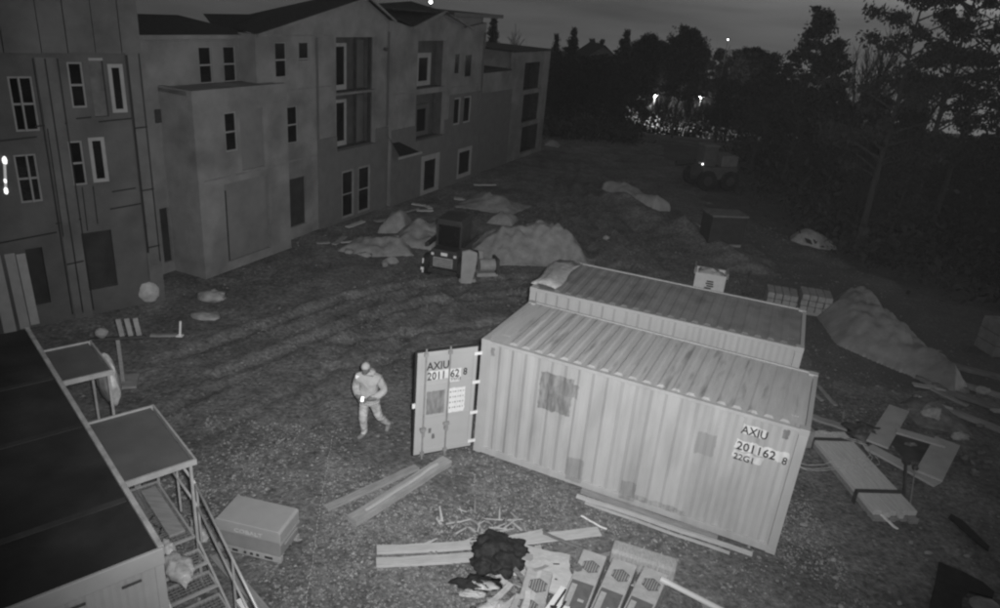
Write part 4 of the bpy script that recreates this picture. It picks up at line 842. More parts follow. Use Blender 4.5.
mound('brush_pile', 'low brush and rubble pile beside the frame on the right', 'rubble heap', [(10.4,15.4),(11.6,15.2),(12.0,16.6),(11.2,17.2),(10.4,16.6)], .35, mat('dim_rubble', .16, .4, 5, .9, .8, 12), 41, .8)
# covered bundles in the mid distance
def rocklike(label, loc, r, m, seed, name='rock', amp=.35, cat='rock'):
    return tag(blob(name, m, (loc[0], loc[1], gz(loc[0], loc[1])+r[2]*.5), r, None, seed, amp, 16, 10, 1.6), label, cat)
rocklike('upper pale flat slab on the dirt in front of the bay', (-8.35, 19.25), (.40, .32, .20), ROCK, 51, 'slab')
rocklike('lower pale flat slab on the dirt in front of the bay', (-8.08, 18.05), (.42, .26, .10), ROCK, 52, 'slab')
rocklike('small pale stone by the earth bank road', (4.1, 28.6), (.14, .1, .1), ROCK, 53)
for k in range(10):
    x = random.uniform(-6, -2.9); y = random.uniform(23.2, 26.5); rocklike('pale clod among the rubble between the loader and the building', (x, y), (random.uniform(.1, .3), random.uniform(.08, .2), random.uniform(.06, .16)), SAND, 60+k, 'clod', cat='clod')['group'] = 'clods by the building'
for k in range(22):
    x = random.uniform(9.6, 12.8); y = random.uniform(12.8, 17.2); rocklike('small clod of rubble around the boarded frame on the right', (x, y), (random.uniform(.04, .13), random.uniform(.04, .1), random.uniform(.03, .08)), mat('dim_stone', .17, .5, 9, .95, .8, 14), 80+k, 'clod', .6, 'clod')['group'] = 'clods by the frame'
rocklike('bright pale block of stone among the rubble beyond the frame', (10.9, 15.9), (.24, .2, .24), mat('bright_stone', .34, .25, 7, .9, .8, 14), 120, amp=.7)
rocklike('second pale stone lying just below the bright block', (11.2, 15.1), (.2, .12, .1), mat('bright_stone', .42), 121, amp=.7)

# ------------------------------------------------------------------ trestle with cut pipes
t = thing('saw_trestle', 'post with a crossboard carrying three upright slats near the rear canopy', 'trestle', (-8.35, 14.2, gz(-8.35, 14.2)), R(20))
MB().box(-.04, .04, -.04, .04, 0, 1.1).build('post', WOODG, t, bevel=.005); MB().box(-.55, .55, -.05, .05, 1.1, 1.16).build('crossboard', DSTEEL, t, bevel=.005); MB().box(-.3, .3, -.3, .3, 0, .06).build('foot', WOODG, t)
for k in range(3): MB(Matrix.Translation((.1+.17*k, 0, 1.17)) @ Matrix.Rotation(R(-6), 4, 'Y')).box(-.05, .05, -.02, .02, 0, .42).build('slat', mat('slat_board', .26), t)
MB().sphere((-.3, 0, 1.27), (.14, .1, .12), 10, 7, .1).build('bundle', WOODG, t, smooth=True)
plank('small pale offcut lying on the dirt left of the yard', (-8.9, 16.6), (-8.3, 16.75), .12, .05, WOODG)
tag(MB(Matrix.Translation((-8.2, 16.75, gz(-8.2, 16.75)))).tube((0,0,0), (.04,.02,.42), .03, n=8).box(-.08, .08, -.06, .06, 0, .03).build('stake', WHITE), 'short white stake standing in the dirt left of the yard', 'stake')

# ------------------------------------------------------------------ crate, block pallets
t = thing('printed_crate', 'white crate with dark printed mark and open top behind the containers', 'crate', (6.98, 23.15, gz(7, 23)), R(-14))
CRW = mat('crate_white', .62, .08, 6, .7)
MB().box(-.5, .5, -.36, -.32, .12, .95).build('front_panel', CRW, t, bevel=.01); MB().box(-.5, .5, .32, .36, .12, .95).build('rear_panel', CRW, t)
for x in (-.5, .46): MB().box(x, x+.04, -.32, .32, .12, .95).build('side_panel', CRW, t)
MB().box(-.46, .46, -.32, .32, .12, .16).build('floor', WOODG, t)
for x in (-.45, -.05, .35): MB().box(x, x+.1, -.36, .36, 0, .12).build('pallet_runner', WOODG, t)
blob('contents', FILM, (0, 0, .88), (.4, .26, .14), t, 44, .5)
for dz, (a, b) in zip((.70, .62, .54, .46), ((-.10, .12), (-.12, .13), (-.08, .14), (-.14, .08))): MB().box(a, b, -.366, -.36, dz-.025, dz+.025).build('printed_mark', INK, t)
MB().box(-.56, -.5, -.40, .3, .9, 1.12).build('flap', WOODG, t); MB().box(.5, .56, -.36, .3, .86, 1.05).build('flap', WOODG, t)
for q, (x, y, lab) in enumerate(((9.25, 22.55, 'left of the two wrapped pallets of blocks behind the rear container'), (10.35, 22.5, 'right of the two wrapped pallets of blocks behind the rear container'))):
    t = thing('block_pallet', lab, 'pallet', (x, y, gz(x, y)), R(-14), 'block pallets behind the containers')
    for yy in (-.4, 0, .34): MB().box(-.48, .48, yy, yy+.08, 0, .1).build('runner', WOODG, t)
    for lz in range(3):
        for ix in range(4):
            MB(Matrix.Rotation(R(random.uniform(-1.5, 1.5)), 4, 'Z')).box(-.47+.24*ix, -.47+.24*ix+.22, -.42, .42, .10+.2*lz, .10+.2*lz+.185).build('block', mat('sack_grey', .26, .2, 5, .9, .3, 12), t, bevel=.02)
tag(MB(Matrix.Translation((8.45, 23.6, gz(8.45, 23.6)))).tube((0,0,0), (0,0,.75), .03, n=8).tube((0,0,.75), (0,0,.9), .05, n=8).box(-.1, .1, -.1, .1, 0, .04).build('marker_post', DSTEEL), 'thin dark marker post between the white crate and the block pallets', 'post')
t = thing('equipment_box', 'large dark box standing beyond the white crate in the unlit yard', 'box', (8.9, 29.2, gz(8.9, 29.2)), R(10))
MB().box(-.75, .75, -.5, .5, .1, 1.25).build('box_body', MACHP, t, bevel=.03); MB().box(-.78, .78, -.53, .53, 1.25, 1.32).build('lid', mat('grey_lid', .14), t); MB().box(-.7, .7, -.5, -.4, 0, .1).box(-.7, .7, .4, .5, 0, .1).build('runner', WOODG, t)
for k in range(7): rocklike('pale stone in the line of rubble above the dark box', (8.2+.25*k+random.uniform(-.1, .1), 31.8-.15*k+random.uniform(-.2, .2)), (random.uniform(.12, .3), .15, .14), SAND, 130+k, 'stone')['group'] = 'stones above the dark box'

# ------------------------------------------------------------------ lumber bundle, wire, boarded frame
t = thing('lumber_bundle', 'strapped bundle of pale sawn lumber beside the right end of the container', 'lumber bundle', (7.78, 12.92, gz(7.8, 12.9)+.01), R(6))
for y in (-1.0, .95): MB().box(-.5, .5, y, y+.1, 0, .08).build('bearer', OLDWOOD, t)
for lz in range(2):
    x = -.45
    for k in range(6):
        w = (.19, .14, .14, .10, .14, .19)[k]; dy = random.uniform(-.07, .07); dz_ = random.uniform(0, .012); MB().box(x+.007, x+w-.007, -1.42+dy, 1.38+dy+random.uniform(-.05, .05), (.08+.115*lz)+dz_, .183+.115*lz+dz_).build('board', WOODG if lz == 0 else mat('bundle_lumber', .50, .12, 3, .8, .2, 30, stretch=(8, 1, 8)), t, bevel=.006); x += w
for y in (-.82, 1.02): MB().box(-.47, .47, y, y+.10, .305, .325).box(-.485, -.465, y, y+.10, .02, .325).box(.465, .485, y, y+.1, .02, .325).build('strap', DSTEEL, t)
MB().box(-.62, -.48, 1.05, 1.4, .08, .5).build('end_block', WOODG, t)
plank('thin pale lath sticking out of the near end of the lumber bundle', (7.65, 11.55), (7.78, 11.15), .05, .025, WHITE, z=.2)
w = MB()
for c, (rx, ry), z0 in (((7.35, 13.55), (.95, .62), .36), ((7.40, 13.60), (.88, .55), .40), ((7.45, 13.5), (1.0, .66), .34)):
    pts = [(c[0]+rx*math.cos(a*.2), c[1]+ry*math.sin(a*.2), z0+.02*math.sin(a) if abs(c[0]+rx*math.cos(a*.2)-7.78) < .5 else .1+.2*max(0, 1-abs(abs(c[0]+rx*math.cos(a*.2)-7.78)-.5)*2)) for a in range(32)]; w.path(pts+[pts[0]], .009, 5)
tag(w.build('wire_coil', mat('pale_wire', .42), smooth=True), 'loose coil of thin pale wire thrown over the lumber bundle', 'wire coil')
t = thing('boarded_frame', 'frame of wide pale boards lying on rubble right of the lumber bundle', 'wooden frame', (0, 0, 0))
FB = mat('frame_board', .38, .15, 2, .85, .2, 20)
def fboard(a, b, w, z, h=.05, m=FB):
    a = Vector((*a, 0)); b = Vector((*b, 0)); d = (b-a); mid = (a+b)/2; MB(Matrix.Translation((mid.x, mid.y, z)) @ Matrix.Rotation(math.atan2(d.y, d.x), 4, 'Z')).box(-d.length/2, d.length/2, -w/2, w/2, 0, h).build('board', m, t, bevel=.006)
fboard((8.55, 14.10), (9.45, 12.85), .30, .12); fboard((8.75, 14.15), (10.10, 15.95), .46, .172); fboard((9.35, 13.05), (10.55, 14.55), .52, .175); fboard((9.45, 14.75), (10.35, 14.30), .26, .228)
MB().box(8.7, 8.8, 13.9, 14.0, 0, .12).build('packer', OLDWOOD, t); MB().box(9.3, 9.4, 13.0, 13.1, 0, .12).build('packer', OLDWOOD, t); MB().box(9.9, 10.0, 15.6, 15.7, 0, .172).build('packer', OLDWOOD, t)
MB().box(9.3, 10.2, 13.9, 14.9, .02, .04).build('backing_sheet', mat('wet_sheet', .07, .3, 3, .7), t)
t = thing('pry_bar', 'dark upright bar leaning between the lumber bundle and the frame', 'bar', (0, 0, 0)); MB().tube((8.42, 12.1, .0), (8.98, 13.35, .3), .035, n=8).build('shaft', DSTEEL, t); MB().box(8.93, 9.06, 13.3, 13.42, .26, .34).build('head', DSTEEL, t)
t = thing('thin_rod', 'thin pale rod with round head leaning on the frame', 'rod', (0, 0, 0)); MB().tube((8.48, 12.0, .0), (9.12, 13.2, .25), .016, n=8).build('shaft', WOODG, t); MB().sphere((9.13, 13.22, .27), .07).build('head', DSTEEL, t)
tag(blob('scrap_pile', DSTEEL, (8.75, 14.75, .1), (.4, .3, .16), None, 140, .7, 24, 12), 'small tangle of dark scrap behind the lumber bundle', 'scrap')
for k, (a, b, lab) in enumerate((((8.15, 17.6), (8.35, 16.3), 'left of two slim battens lying behind the right end of the containers'), ((8.55, 17.1), (8.62, 16.1), 'right of two slim battens lying behind the right end of the containers'))): plank(lab, a, b, .09, .04, WOODG)
plank('short grey board behind the lumber bundle near the container end', (7.7, 15.5), (8.7, 14.9), .22, .05, WOODG)
# long timbers and kerb-like pieces along the right edge
for k, (a, b, w_, m, lab) in enumerate((((11.2, 16.7), (13.6, 14.6), .14, WOODG, 'nearest of the long timbers along the right edge'), ((11.9, 17.6), (14.6, 15.4), .18, OLDWOOD, 'second long timber along the right edge'), ((12.4, 18.2), (15.2, 16.3), .16, WOODG, 'third long timber along the right edge'), ((13.0, 19.2), (16.0, 17.6), .2, OLDWOOD, 'farthest of the long timbers along the right edge'))): plank(lab, a, b, w_, .12, m)
t = thing('block_stack', 'grey block stack at the right edge above the timbers', 'block stack', (15.5, 20.6, gz(15.5, 20.6)), R(8))
for lz in range(3):
    for ix in range(3): MB().box(-.6+.41*ix, -.6+.41*ix+.39, -.4, .4, .35*lz, .35*lz+.33).build('block', mat('dim_block', .2, .2, 4, .9), t, bevel=.015)
rocklike('small bright stone between the long timbers on the right edge', (13.2, 17.6), (.22, .14, .12), mat('bright_stone', .42), 151)
# black rubber mat and offcut at the lower right
def slab(name, label, cat, pts, z, h, m):
    mb = MB(); n = len(pts); mb.prism(pts, z, z+h); return tag(mb.build(name, m, bevel=.006), label, cat)
slab('rubber_mat', 'large black curved mat at the bottom right corner of the picture', 'mat', [(8.30,10.55),(8.62,10.35),(8.85,10.12),(8.92,9.9),(8.80,9.75),(8.45,9.85),(8.25,9.70),(7.95,9.2),(7.3,9.0),(7.6,9.5),(7.95,10.0)], .015, .03, RUBBER)
slab('rubber_offcut', 'small black offcut lying above the black mat', 'offcut', [(9.2,11.9),(9.32,12.02),(9.45,11.85),(9.5,11.5),(9.55,11.1),(9.45,10.98),(9.35,11.2),(9.28,11.55)], .015, .03, RUBBER)
rocklike('pale flat stone in the bottom right corner under the black mat', (8.55, 9.55), (.25, .18, .09), ROCK, 153)
for k in range(10): rocklike('small loose stone on the bare dirt at the lower right', (random.uniform(5.5, 10), random.uniform(9.2, 13)), (random.uniform(.03, .08), random.uniform(.03, .06), .035), ROCK, 160+k, 'stone')['group'] = 'stones lower right'

# ------------------------------------------------------------------ far machine
t = thing('telehandler', 'dark wheeled machine with bright headlamp parked at the edge of the woods', 'machine', (11.0, 40.5, gz(11, 40.5)), R(18))
MB().box(-.9, 1.2, -.8, .8, .6, 1.3).build('chassis', mat('far_paint', .09, .2, 4, .6), t, bevel=.05); MB().box(-.9, -.1, -.6, .2, 1.3, 2.35).build('cab', mat('far_paint', .05), t, bevel=.05); MB().box(-.95, -.05, -.65, .25, 2.35, 2.45).build('cab_roof', mat('far_pale', .14, .2, 4, .7), t, bevel=.03)
MB().box(.2, 1.2, -.7, .5, 1.3, 1.9).build('engine_cover', mat('far_pale', .25), t, bevel=.05); MB().tube((1.4, .5, 1.5), (-1.9, .5, 1.2), .16, n=8).build('boom', MACHP, t)
for x in (-.6, .8):
    for y in (-.75, .75): q = MB().tube((x, y-.17, .55), (x, y+.17, .55), .55, n=18).build('wheel', RUBBER, t, bevel=.04); MB().tube((x, y-.19, .55), (x, y+.19, .55), .26, n=12).build('rim', DSTEEL, q)
for y in (-.62, -.30): MB().tube((-.98, y, 1.42), (-.92, y, 1.42), .045, n=10).build('headlamp', mat('headlamp_lit', .9, 0, 5, .5, emit=3) if y < -.5 else mat('lamp_lens', .7), t)

# ------------------------------------------------------------------ trees
def leafq(mb, c, s, rng, flat=1.0):
    d = Vector((rng.gauss(0, 1), rng.gauss(0, 1), rng.gauss(0, 1)*flat)).normalized(); e = d.orthogonal().normalized(); e = (Matrix.Rotation(rng.random()*6.3, 3, d) @ e); n = d.cross(e)
    a = c+e*s; b = c-e*s; w = n*s*.42; o = len(mb.v); mb.v += [tuple(a), tuple(c+w), tuple(b), tuple(c-w)]; mb.f.append((o, o+1, o+2, o+3)); mb.mi.append(0)
def pine_meshes(seed, H, spread, bare=.35, clumps=60, per=60, cr=.55, leaf=.13, cone=.6, m=None):
    rng = random.Random(seed); tr = MB(); cw = MB(); pts = []; x = y = 0
    for k in range(9):
        z = H*.96*k/8; pts.append((x, y, z)); x += rng.uniform(-.08, .08); y += rng.uniform(-.08, .08)
    for k in range(8): tr.tube(pts[k], pts[k+1], H*.016*(1-.105*k), H*.016*(1-.105*(k+1)), 8, cap=k == 7)
    for k in range(clumps):
        u = rng.random()**.8; z = H*(bare+(1-bare)*u); a = rng.random()*6.283
        rad = spread*(1-cone*u)*(.35+.75*rng.random()) * (1 if u < .85 else .6)
        i = min(7, int(z/(H*.96)*8)); base = Vector(pts[i]).lerp(Vector(pts[i+1]), min(1, z/(H*.12)-i) if i < 8 else 1); base.z = z-.25*rad-.1
        tip = Vector((base.x+math.cos(a)*rad, base.y+math.sin(a)*rad, min(H, z+rng.uniform(-.25, .25)*cr)))
        mid = base.lerp(tip, .5)+Vector((0, 0, .08*rad)); tr.tube(base, mid, .035+.01*rad, .025, 4, False); tr.tube(mid, tip, .025, .01, 4, False)
        R_ = cr*rng.uniform(.6, 1.25)*(1-.35*u)
        for q in range(per):
            d = Vector((rng.gauss(0, 1), rng.gauss(0, 1), rng.gauss(0, .55))); d = d*(R_*.55)
            leafq(cw, tip+d, leaf*rng.uniform(.6, 1.35), rng, .5)
        for q in range(per//4):
            leafq(cw, mid.lerp(tip, rng.random())+Vector((rng.gauss(0, .15), rng.gauss(0, .15), rng.gauss(0, .12))), leaf, rng, .5)
    return tr.mesh('trunk', BARK), cw.mesh('crown', m or NEEDLE)
def bare_meshes(seed, H, spread):
    rng = random.Random(seed); tr = MB(); cw = MB()
    def grow(p, d, L, r, lev, mb):
        n = 3; q = p
        for i in range(n):
            e = (d+Vector((rng.gauss(0, .12), rng.gauss(0, .12), rng.gauss(0, .05)+.05))).normalized(); q2 = q+e*L/n
            mb.tube(q, q2, r*(1-.25*i/n), r*(1-.25*(i+1)/n), 6 if lev == 0 else 3, False); q = q2; d = e
            if lev < 4:
                for _ in range((1 if lev == 0 else 2) if i > 0 or lev > 0 else 0):
                    a = rng.random()*6.283; t_ = Vector((math.cos(a), math.sin(a), 0)); nd = (d*rng.uniform(.75, 1.2)+t_*rng.uniform(.35, .8)*spread).normalized(); grow(q, nd, L*rng.uniform(.45, .72), r*.5, lev+1, cw)
        if lev < 3: grow(q, (d+Vector((rng.gauss(0, .25), rng.gauss(0, .25), 0))).normalized(), L*.7, r*.65, lev+1, cw)
    grow(Vector((0, 0, 0)), Vector((0, 0, 1)), H*.42, H*.017, 0, tr)
    zmax = max(v[2] for v in cw.v); k = H/zmax
    for b in (tr, cw): b.v = [(x*k, y*k, z*k) for x, y, z in b.v]
    return tr.mesh('trunk', BARK), cw.mesh('branches', TWIG)
P_BIG = pine_meshes(1, 12, 3.6, .34, 52, 130, .58, .11, .38)
P_BIG2 = pine_meshes(2, 12, 3.2, .38, 46, 130, .56, .11, .35)
P_MID = pine_meshes(3, 10, 2.5, .18, 95, 85, .58, .13, .55)
P_MID2 = pine_meshes(4, 10, 2.6, .2, 95, 85, .60, .13, .6)
P_CON = pine_meshes(5, 10, 1.9, .08, 150, 60, .55, .14, .95)
P_OAK = pine_meshes(6, 10, 3.0, .42, 130, 85, .85, .15, .35, LEAFD)
P_OAK2 = pine_meshes(7, 10, 3.2, .40, 150, 85, .9, .16, .3, LEAFD)
B1 = bare_meshes(11, 10, 1.0); B2 = bare_meshes(12, 10, .75)
def tree(pr, h0, x, y, top, label, name, group=None, wid=1.0, cat='tree'):
    z = gz(x, y)-.05; s = (top-z)/h0; t = thing(name, label, cat, (x, y, z), random.random()*6.28, group)
    t.scale = (s*wid, s*wid, s)
    for me in pr: obj(me.name.split('.')[0], me, t)
    return t
tree(P_BIG, 12, 14.9, 30.0, 10.9, 'tall ragged pine nearest the camera at the right edge', 'pine_tree', wid=.9)
tree(P_BIG2, 12, 17.6, 31.5, 11.6, 'tall pine with bare lower trunk right of the nearest pine', 'pine_tree', wid=.95)
tree(P_BIG, 12, 19.9, 33.5, 10.6, 'pine against the sky at the far right edge', 'pine_tree')
tree(P_MID2, 10, 16.5, 44.2, 9.7, 'dense pine with pointed top standing above the woods right of centre', 'pine_tree', wid=.85)
tree(P_MID, 10, 15.0, 46.0, 7.1, 'lower left shoulder of the pointed pine group', 'pine_tree')
tree(P_MID, 10, 18.2, 45.0, 8.2, 'pine at the right shoulder of the pointed pine group', 'pine_tree', wid=.8)
tree(B1, 10, 22.8, 50, 10.1, 'leafless tree with fine twigs against the sky left of the tall pines', 'bare_tree')
tree(B2, 10, 20.8, 47, 8.4, 'smaller leafless tree beside the pointed pine group', 'bare_tree')
tree(B2, 10, 24.6, 44, 8.9, 'thin leafless tree between the tall pines', 'bare_tree', wid=.9)
tree(P_OAK, 10, 12.7, 60, 7.9, 'rounded dark tree standing up above the street lamps', 'round_tree', wid=.8)
tree(P_CON, 10, 9.3, 70, 7.1, 'small conifer silhouetted left of the rounded tree', 'conifer', wid=.7)
tree(P_OAK2, 10, 12.4, 76, 6.7, 'broad hazy tree between the small conifer and the rounded tree', 'round_tree', wid=.6)
tree(B1, 10, 22.9, 85, 6.4, 'leafless tree under the mast beacon', 'bare_tree', wid=.8)
tree(B1, 10, -.6, 70, 6.9, 'leafless round-crowned tree just right of the building roof', 'bare_tree', wid=.9)
tree(P_CON, 10, -2.4, 62, 7.3, 'conifer tip beside the building eaves', 'conifer', wid=.8)
tree(P_CON, 10, 3.1, 75, 6.1, 'left of the two thin conifer tips above the far tree row', 'conifer', wid=.6)
tree(P_CON, 10, 5.4, 84, 6.5, 'right of the two thin conifer tips above the far tree row', 'conifer', wid=.6)
rng = random.Random(5)
def rank(n, y0, y1, u0, u1, topf, protos, label, group, name):
    for k in range(n):
        y = y0+(y1-y0)*rng.random(); u = u0+(u1-u0)*((k+rng.random())/n); x = u*y
        p, h0 = rng.choice(protos); tree(p, h0, x, y, topf(u, y)*rng.uniform(.86, 1.04), label, name, group, rng.uniform(.8, 1.1))
PR = [(P_MID, 10), (P_MID2, 10), (P_CON, 10), (P_MID, 10), (B2, 10)]
PM = [(P_MID, 10), (P_MID2, 10), (P_OAK, 10), (P_OAK2, 10), (P_CON, 10)]
rank(16, 66, 80, -.03, .155, lambda u, y: 5.0, PM, 'dark tree in the far row left of the street lamps', 'far tree row left of the lamps', 'tree')
rank(34, 76, 99, .15, .31, lambda u, y: -.5+2*rng.random(), [(B2, 10), (B1, 10)], 'thin bare tree standing before the lit street', 'bare trees before the lit street', 'bare_tree')
rank(14, 128, 150, .05, .36, lambda u, y: 4.2, PM, 'dark tree behind the lit street', 'trees behind the lit street', 'tree')
rank(13, 54, 66, .27, .42, lambda u, y: 4.5, PM, 'dark tree in the unlit wood beneath the skyline right of the lamps', 'unlit wood right of the lamps', 'tree')
rank(24, 40, 54, .38, .72, lambda u, y: 5.9 if u < .54 else 3.6, PR, 'dark tree in the unlit wood on the right', 'unlit wood on the right', 'tree')
rank(14, 31, 38, .47, .82, lambda u, y: 4.6 if u < .54 else 3.0, PR, 'dark tree at the near edge of the wood on the right', 'near edge of the wood', 'tree')
# undergrowth along the wood's edge: one uncountable mass
ug = MB(); rg = random.Random(9)
for k in range(520):
    y = rg.uniform(24, 60); u = rg.uniform(.30, .82)
    if .2 < u and y > 54 and u < .31: continue
    if u*y < 13.2+max(0, (30-y))*.35 + rg.uniform(0, 2): continue
    x = u*y; r = rg.uniform(.5, 1.5)*(1+.01*y); z = gz(x, y)
    for q in range(55):
        d = Vector((rg.gauss(0, .55), rg.gauss(0, .55), abs(rg.gauss(0, .55))))*r; leafq(ug, Vector((x, y, z))+d, rg.uniform(.10, .26), rg)
for k in range(260):
    y = rg.uniform(53, 70); u = rg.uniform(-.03, .155); x = u*y; z = gz(x, y); r = rg.uniform(.5, 1.2)
    for q in range(40): leafq(ug, Vector((x, y, z))+Vector((rg.gauss(0, .6), rg.gauss(0, .6), abs(rg.gauss(0, .5))))*r, rg.uniform(.12, .3), rg)
tag(ug.build('undergrowth', LEAFD), 'dark scrub filling the foot of the woods', 'undergrowth', kind='stuff')

# ------------------------------------------------------------------ far street: paving, lamps, house, beacon mast
lot = MB(); lot.add([(14, 99, 0), (40, 99, 0), (44, 124, 0), (10, 124, 0)], [(0, 1, 2, 3)])
n_ = 10; lot = MB()
for j in range(n_+1):
    for i in range(n_+1): x = 12+30*i/n_; y = 100+24*j/n_; lot.v.append((x, y, gz(x, y)+.05))
lot.f = [(j*(n_+1)+i, j*(n_+1)+i+1, (j+1)*(n_+1)+i+1, (j+1)*(n_+1)+i) for j in range(n_) for i in range(n_)]; lot.mi = [0]*len(lot.f)
tag(lot.build('far_road', mat('pale_concrete', .5, .3, .7, .9)), kind='structure')
for k, (x, y, z, e, lab) in enumerate(((20.2, 112, -2.4, 3600, 'left lit street lamp glowing through the far trees'), (27.0, 112, -2.0, 3200, 'right lit street lamp glowing through the far trees'))):
    t = thing('street_lamp', lab, 'street lamp', (x, y, gz(x, y)))
    h = z-gz(x, y); MB().tube((0,0,0), (0,0,h), .09, .06, 8).build('pole', DSTEEL, t); MB().box(-.35, .35, -.1, .1, h+.02, h+.12).build('lamp_head', DSTEEL, t); MB().sphere((0, 0, h-.05), .13, 12, 8).build('lit_globe', LAMPM, t, smooth=True)
    L = bpy.data.lights.new('street_light', 'POINT'); L.energy = e; L.shadow_soft_size = .25; lo = bpy.data.objects.new('street_light', L); col.objects.link(lo); lo.parent = t; lo.location = (0, -.5, h-.1)
def house(label, loc, rz, w, d, h, rh, m, roofm):
    t = thing('house', label, 'house', loc, rz)
    MB().box(-w/2, w/2, -d/2, d/2, 0, h).build('wall', m, t)
    MB().prism_y([(-w/2,h+.01),(w/2,h+.01),(0,h+rh-.1)], -d/2, d/2).build('gable', m, t)
    MB().add([(-w/2-.4,-d/2-.4,h-.1),(0,-d/2-.4,h+rh),(0,d/2+.4,h+rh),(-w/2-.4,d/2+.4,h-.1),(w/2+.4,-d/2-.4,h-.1),(w/2+.4,d/2+.4,h-.1)], [(0,1,2,3),(1,4,5,2)]).build('roof', roofm, t)
    for x in (-w*.25, w*.2):
        wn_ = MB().box(x-.5, x+.5, -d/2-.05, -d/2+.0, h*.5, h*.5+1.3).build('window', VINYL, t); MB().box(x-.4, x+.4, -d/2-.06, -d/2-.052, h*.5+.1, h*.5+1.2).build('pane', GLASS, wn_)
    return t
house('dark gabled house rising behind the far tree row', (9.3, 97, gz(9.3, 97)), R(8), 7.5, 7, 8.6, 3.0, mat('far_house_wall', .16), SHINGLE)
house('pale walled building lit by the left street lamp', (18.6, 121, gz(18.6, 121)), R(4), 8, 6, 3.2, 1.6, mat('lit_wall', .5), SHINGLE)
bk = MB(); n_ = 16
for j in range(9):
    for i in range(n_+1): x = 8+40*i/n_; y = 121+12*j/8; bk.v.append((x, y, gz(x, y)+.1+4.2*sst(0, 8, j)+.3*fr(8, x, y, .5)))
bk.f = [(j*(n_+1)+i, j*(n_+1)+i+1, (j+1)*(n_+1)+i+1, (j+1)*(n_+1)+i) for j in range(8) for i in range(n_)]; bk.mi = [0]*len(bk.f)
tag(bk.build('far_bank', mat('pale_bank', .34, .6, .8, .95)), kind='structure')
hg = MB(); rg = random.Random(21)
for k in range(105):
    y = rg.uniform(93, 99); u = rg.uniform(.13, .33); x = u*y; z = gz(x, y); hgt = rg.choice((.6, 1.0, 1.6, 2.6, 3.4)); w_ = rg.uniform(.3, .9)
    for q in range(70): leafq(hg, Vector((x+rg.gauss(0, w_), y+rg.gauss(0, .4), z+hgt*rg.random())), rg.uniform(.12, .34), rg)
tag(hg.build('far_scrub', LEAFD), 'ragged dark scrub before the lit street', 'undergrowth', kind='stuff')
t = thing('beacon_mast', 'thin far mast with a small light above the trees', 'mast', (31.4, 120, gz(31.4, 120))); hh = 6.0-gz(31.4, 120)
MB().tube((0,0,0), (0,0,hh), .12, .05, 6).build('pole', DSTEEL, t); MB().sphere((0,0,hh+.1), .10, 10, 7).build('lit_beacon', BEACON, t)
t = thing('roof_beacon', 'small bright lamp on a pole above the right roof of the building', 'lamp', (-4.6, 37.5, 0)); MB().tube((0,0,0), (0,0,8.30), .04, .03, 6).build('pole', DSTEEL, t); MB().sphere((0,0,8.38), .08, 10, 7).build('lit_globe', BEACON, t)
mound('spoil_heap', 'small pale heap beyond the end of the building', 'earth heap', [(1.9,49.2),(3.0,49.0),(3.2,50.2),(2.1,50.5)], .6, SAND, 71)

# ------------------------------------------------------------------ clutter beside the cabin steps
Mc = Matrix.Translation(TR.location) @ Matrix.Rotation(TR.rotation_euler.z, 4, 'Z')
for k, (a, b, c, d, z, m, lab) in enumerate(((2.4, -.95, 3.7, -.72, .96, WOODG, 'grey board lying along the outer edge of the cabin landing'), (2.5, -.62, 3.5, -.42, .955, OLDWOOD, 'dark board lying in the middle of the cabin landing'), (2.9, -.36, 3.85, -.18, .957, WOODG, 'short board against the cabin on the landing'))):
    tag(MB(Mc).box(a, c, b, d, z, z+.04).build('board', m, bevel=.006), lab, 'board')
t = thing('bucket', 'pale bucket on the cabin landing below the large canopy', 'bucket', Mc @ Vector((2.45, -.35, .955)))
MB().tube((0,0,0), (0,0,.3), .12, .15, 16, False).build('shell', VINYL, t); MB().tube((0,0,.0), (0,0,.02), .12, .12, 16).build('base', VINYL, t); MB().tube((0,0,.2), (0,0,.21), .14, .14, 16).build('contents', OLDWOOD, t)
MB().path([(.15*math.cos(a*.3), .03, .3+.15*math.sin(a*.3)) for a in range(11)], .006, 5).build('handle', DSTEEL, t)
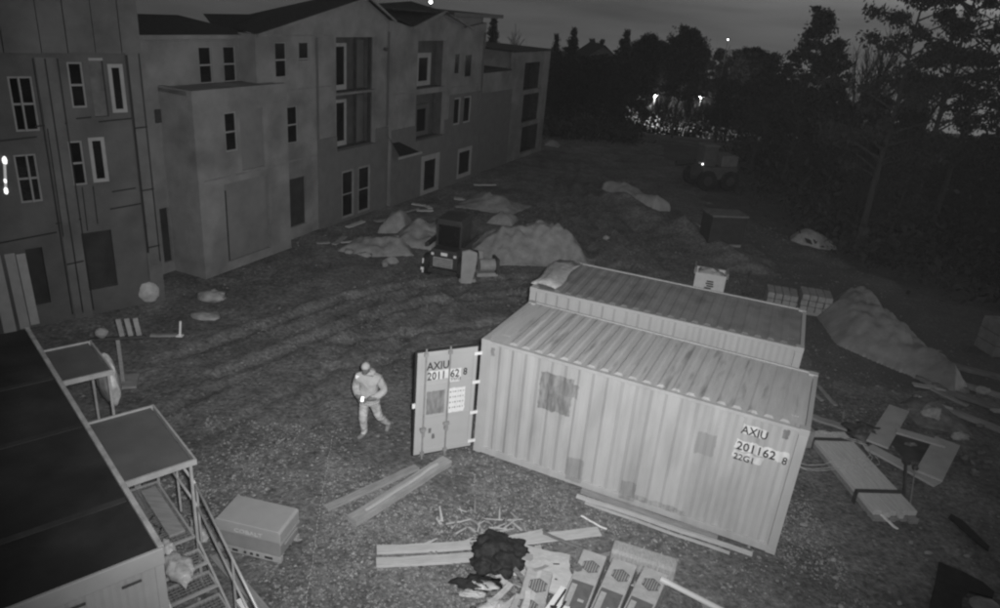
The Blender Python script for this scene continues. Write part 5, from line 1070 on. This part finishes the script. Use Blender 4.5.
plank('grey plank on the dirt between the cabin stairs and the tool chest', tuple((Mc @ Vector((.9, -1.6, 0)))[:2]), tuple((Mc @ Vector((2.7, -1.45, 0)))[:2]), .16, .04, WOODG)
tag(blob('sheeting_scrap', FILM, (3.4, -1.45, .06), (.3, .12, .07), None, 77, .6, mm=Mc), 'pale scrap of sheeting on the dirt below the landing', 'scrap')

# ------------------------------------------------------------------ damp night air
hz = MB().box(-440, 440, -80, 720, -110, 16).build('haze', [])
hm_ = bpy.data.materials.new('damp_air'); hm_.use_nodes = True; hn_ = hm_.node_tree; hn_.nodes.clear()
pv = hn_.nodes.new('ShaderNodeVolumePrincipled'); pv.inputs['Color'].default_value = (.9, .9, .9, 1); pv.inputs['Density'].default_value = HAZE
ho = hn_.nodes.new('ShaderNodeOutputMaterial'); hn_.links.new(pv.outputs[0], ho.inputs['Volume']); hz.data.materials.append(hm_)
tag(hz, 'thin damp air over the whole yard', 'haze', kind='stuff')

# ------------------------------------------------------------------ loose boards and offcuts at the edges of the yard
rg = random.Random(33)
for k in range(16):
    x = rg.uniform(10.6, 14.2); y = 26.5-x*.85+rg.uniform(-1.2, 1.6); a = rg.uniform(-1.1, .5); L_ = rg.uniform(.5, 1.6)
    plank('loose board in the jumble of timber along the right edge', (x, y), (x+L_*math.cos(a), y+L_*math.sin(a)), rg.uniform(.07, .2), .04, rg.choice((WOODG, OLDWOOD, FB)), lift=rg.uniform(.01, .16), name='loose_board', group='loose boards along the right edge')
for k in range(12):
    u = rg.uniform(5.5, 19); c_ = Vector((-9.6, 18.93)) + Vector((.40, .9165))*u + Vector((.9165, -.40))*rg.uniform(-.1, 1.0); a = rg.uniform(0, 3.1); L_ = rg.uniform(.4, 1.2)
    plank('small offcut lying along the foot of the building wall', (c_.x, c_.y), (c_.x+L_*math.cos(a), c_.y+L_*math.sin(a)), rg.uniform(.08, .25), .04, rg.choice((WOODG, WOODL, FB)), lift=rg.uniform(.01, .1), name='offcut', group='offcuts along the building')
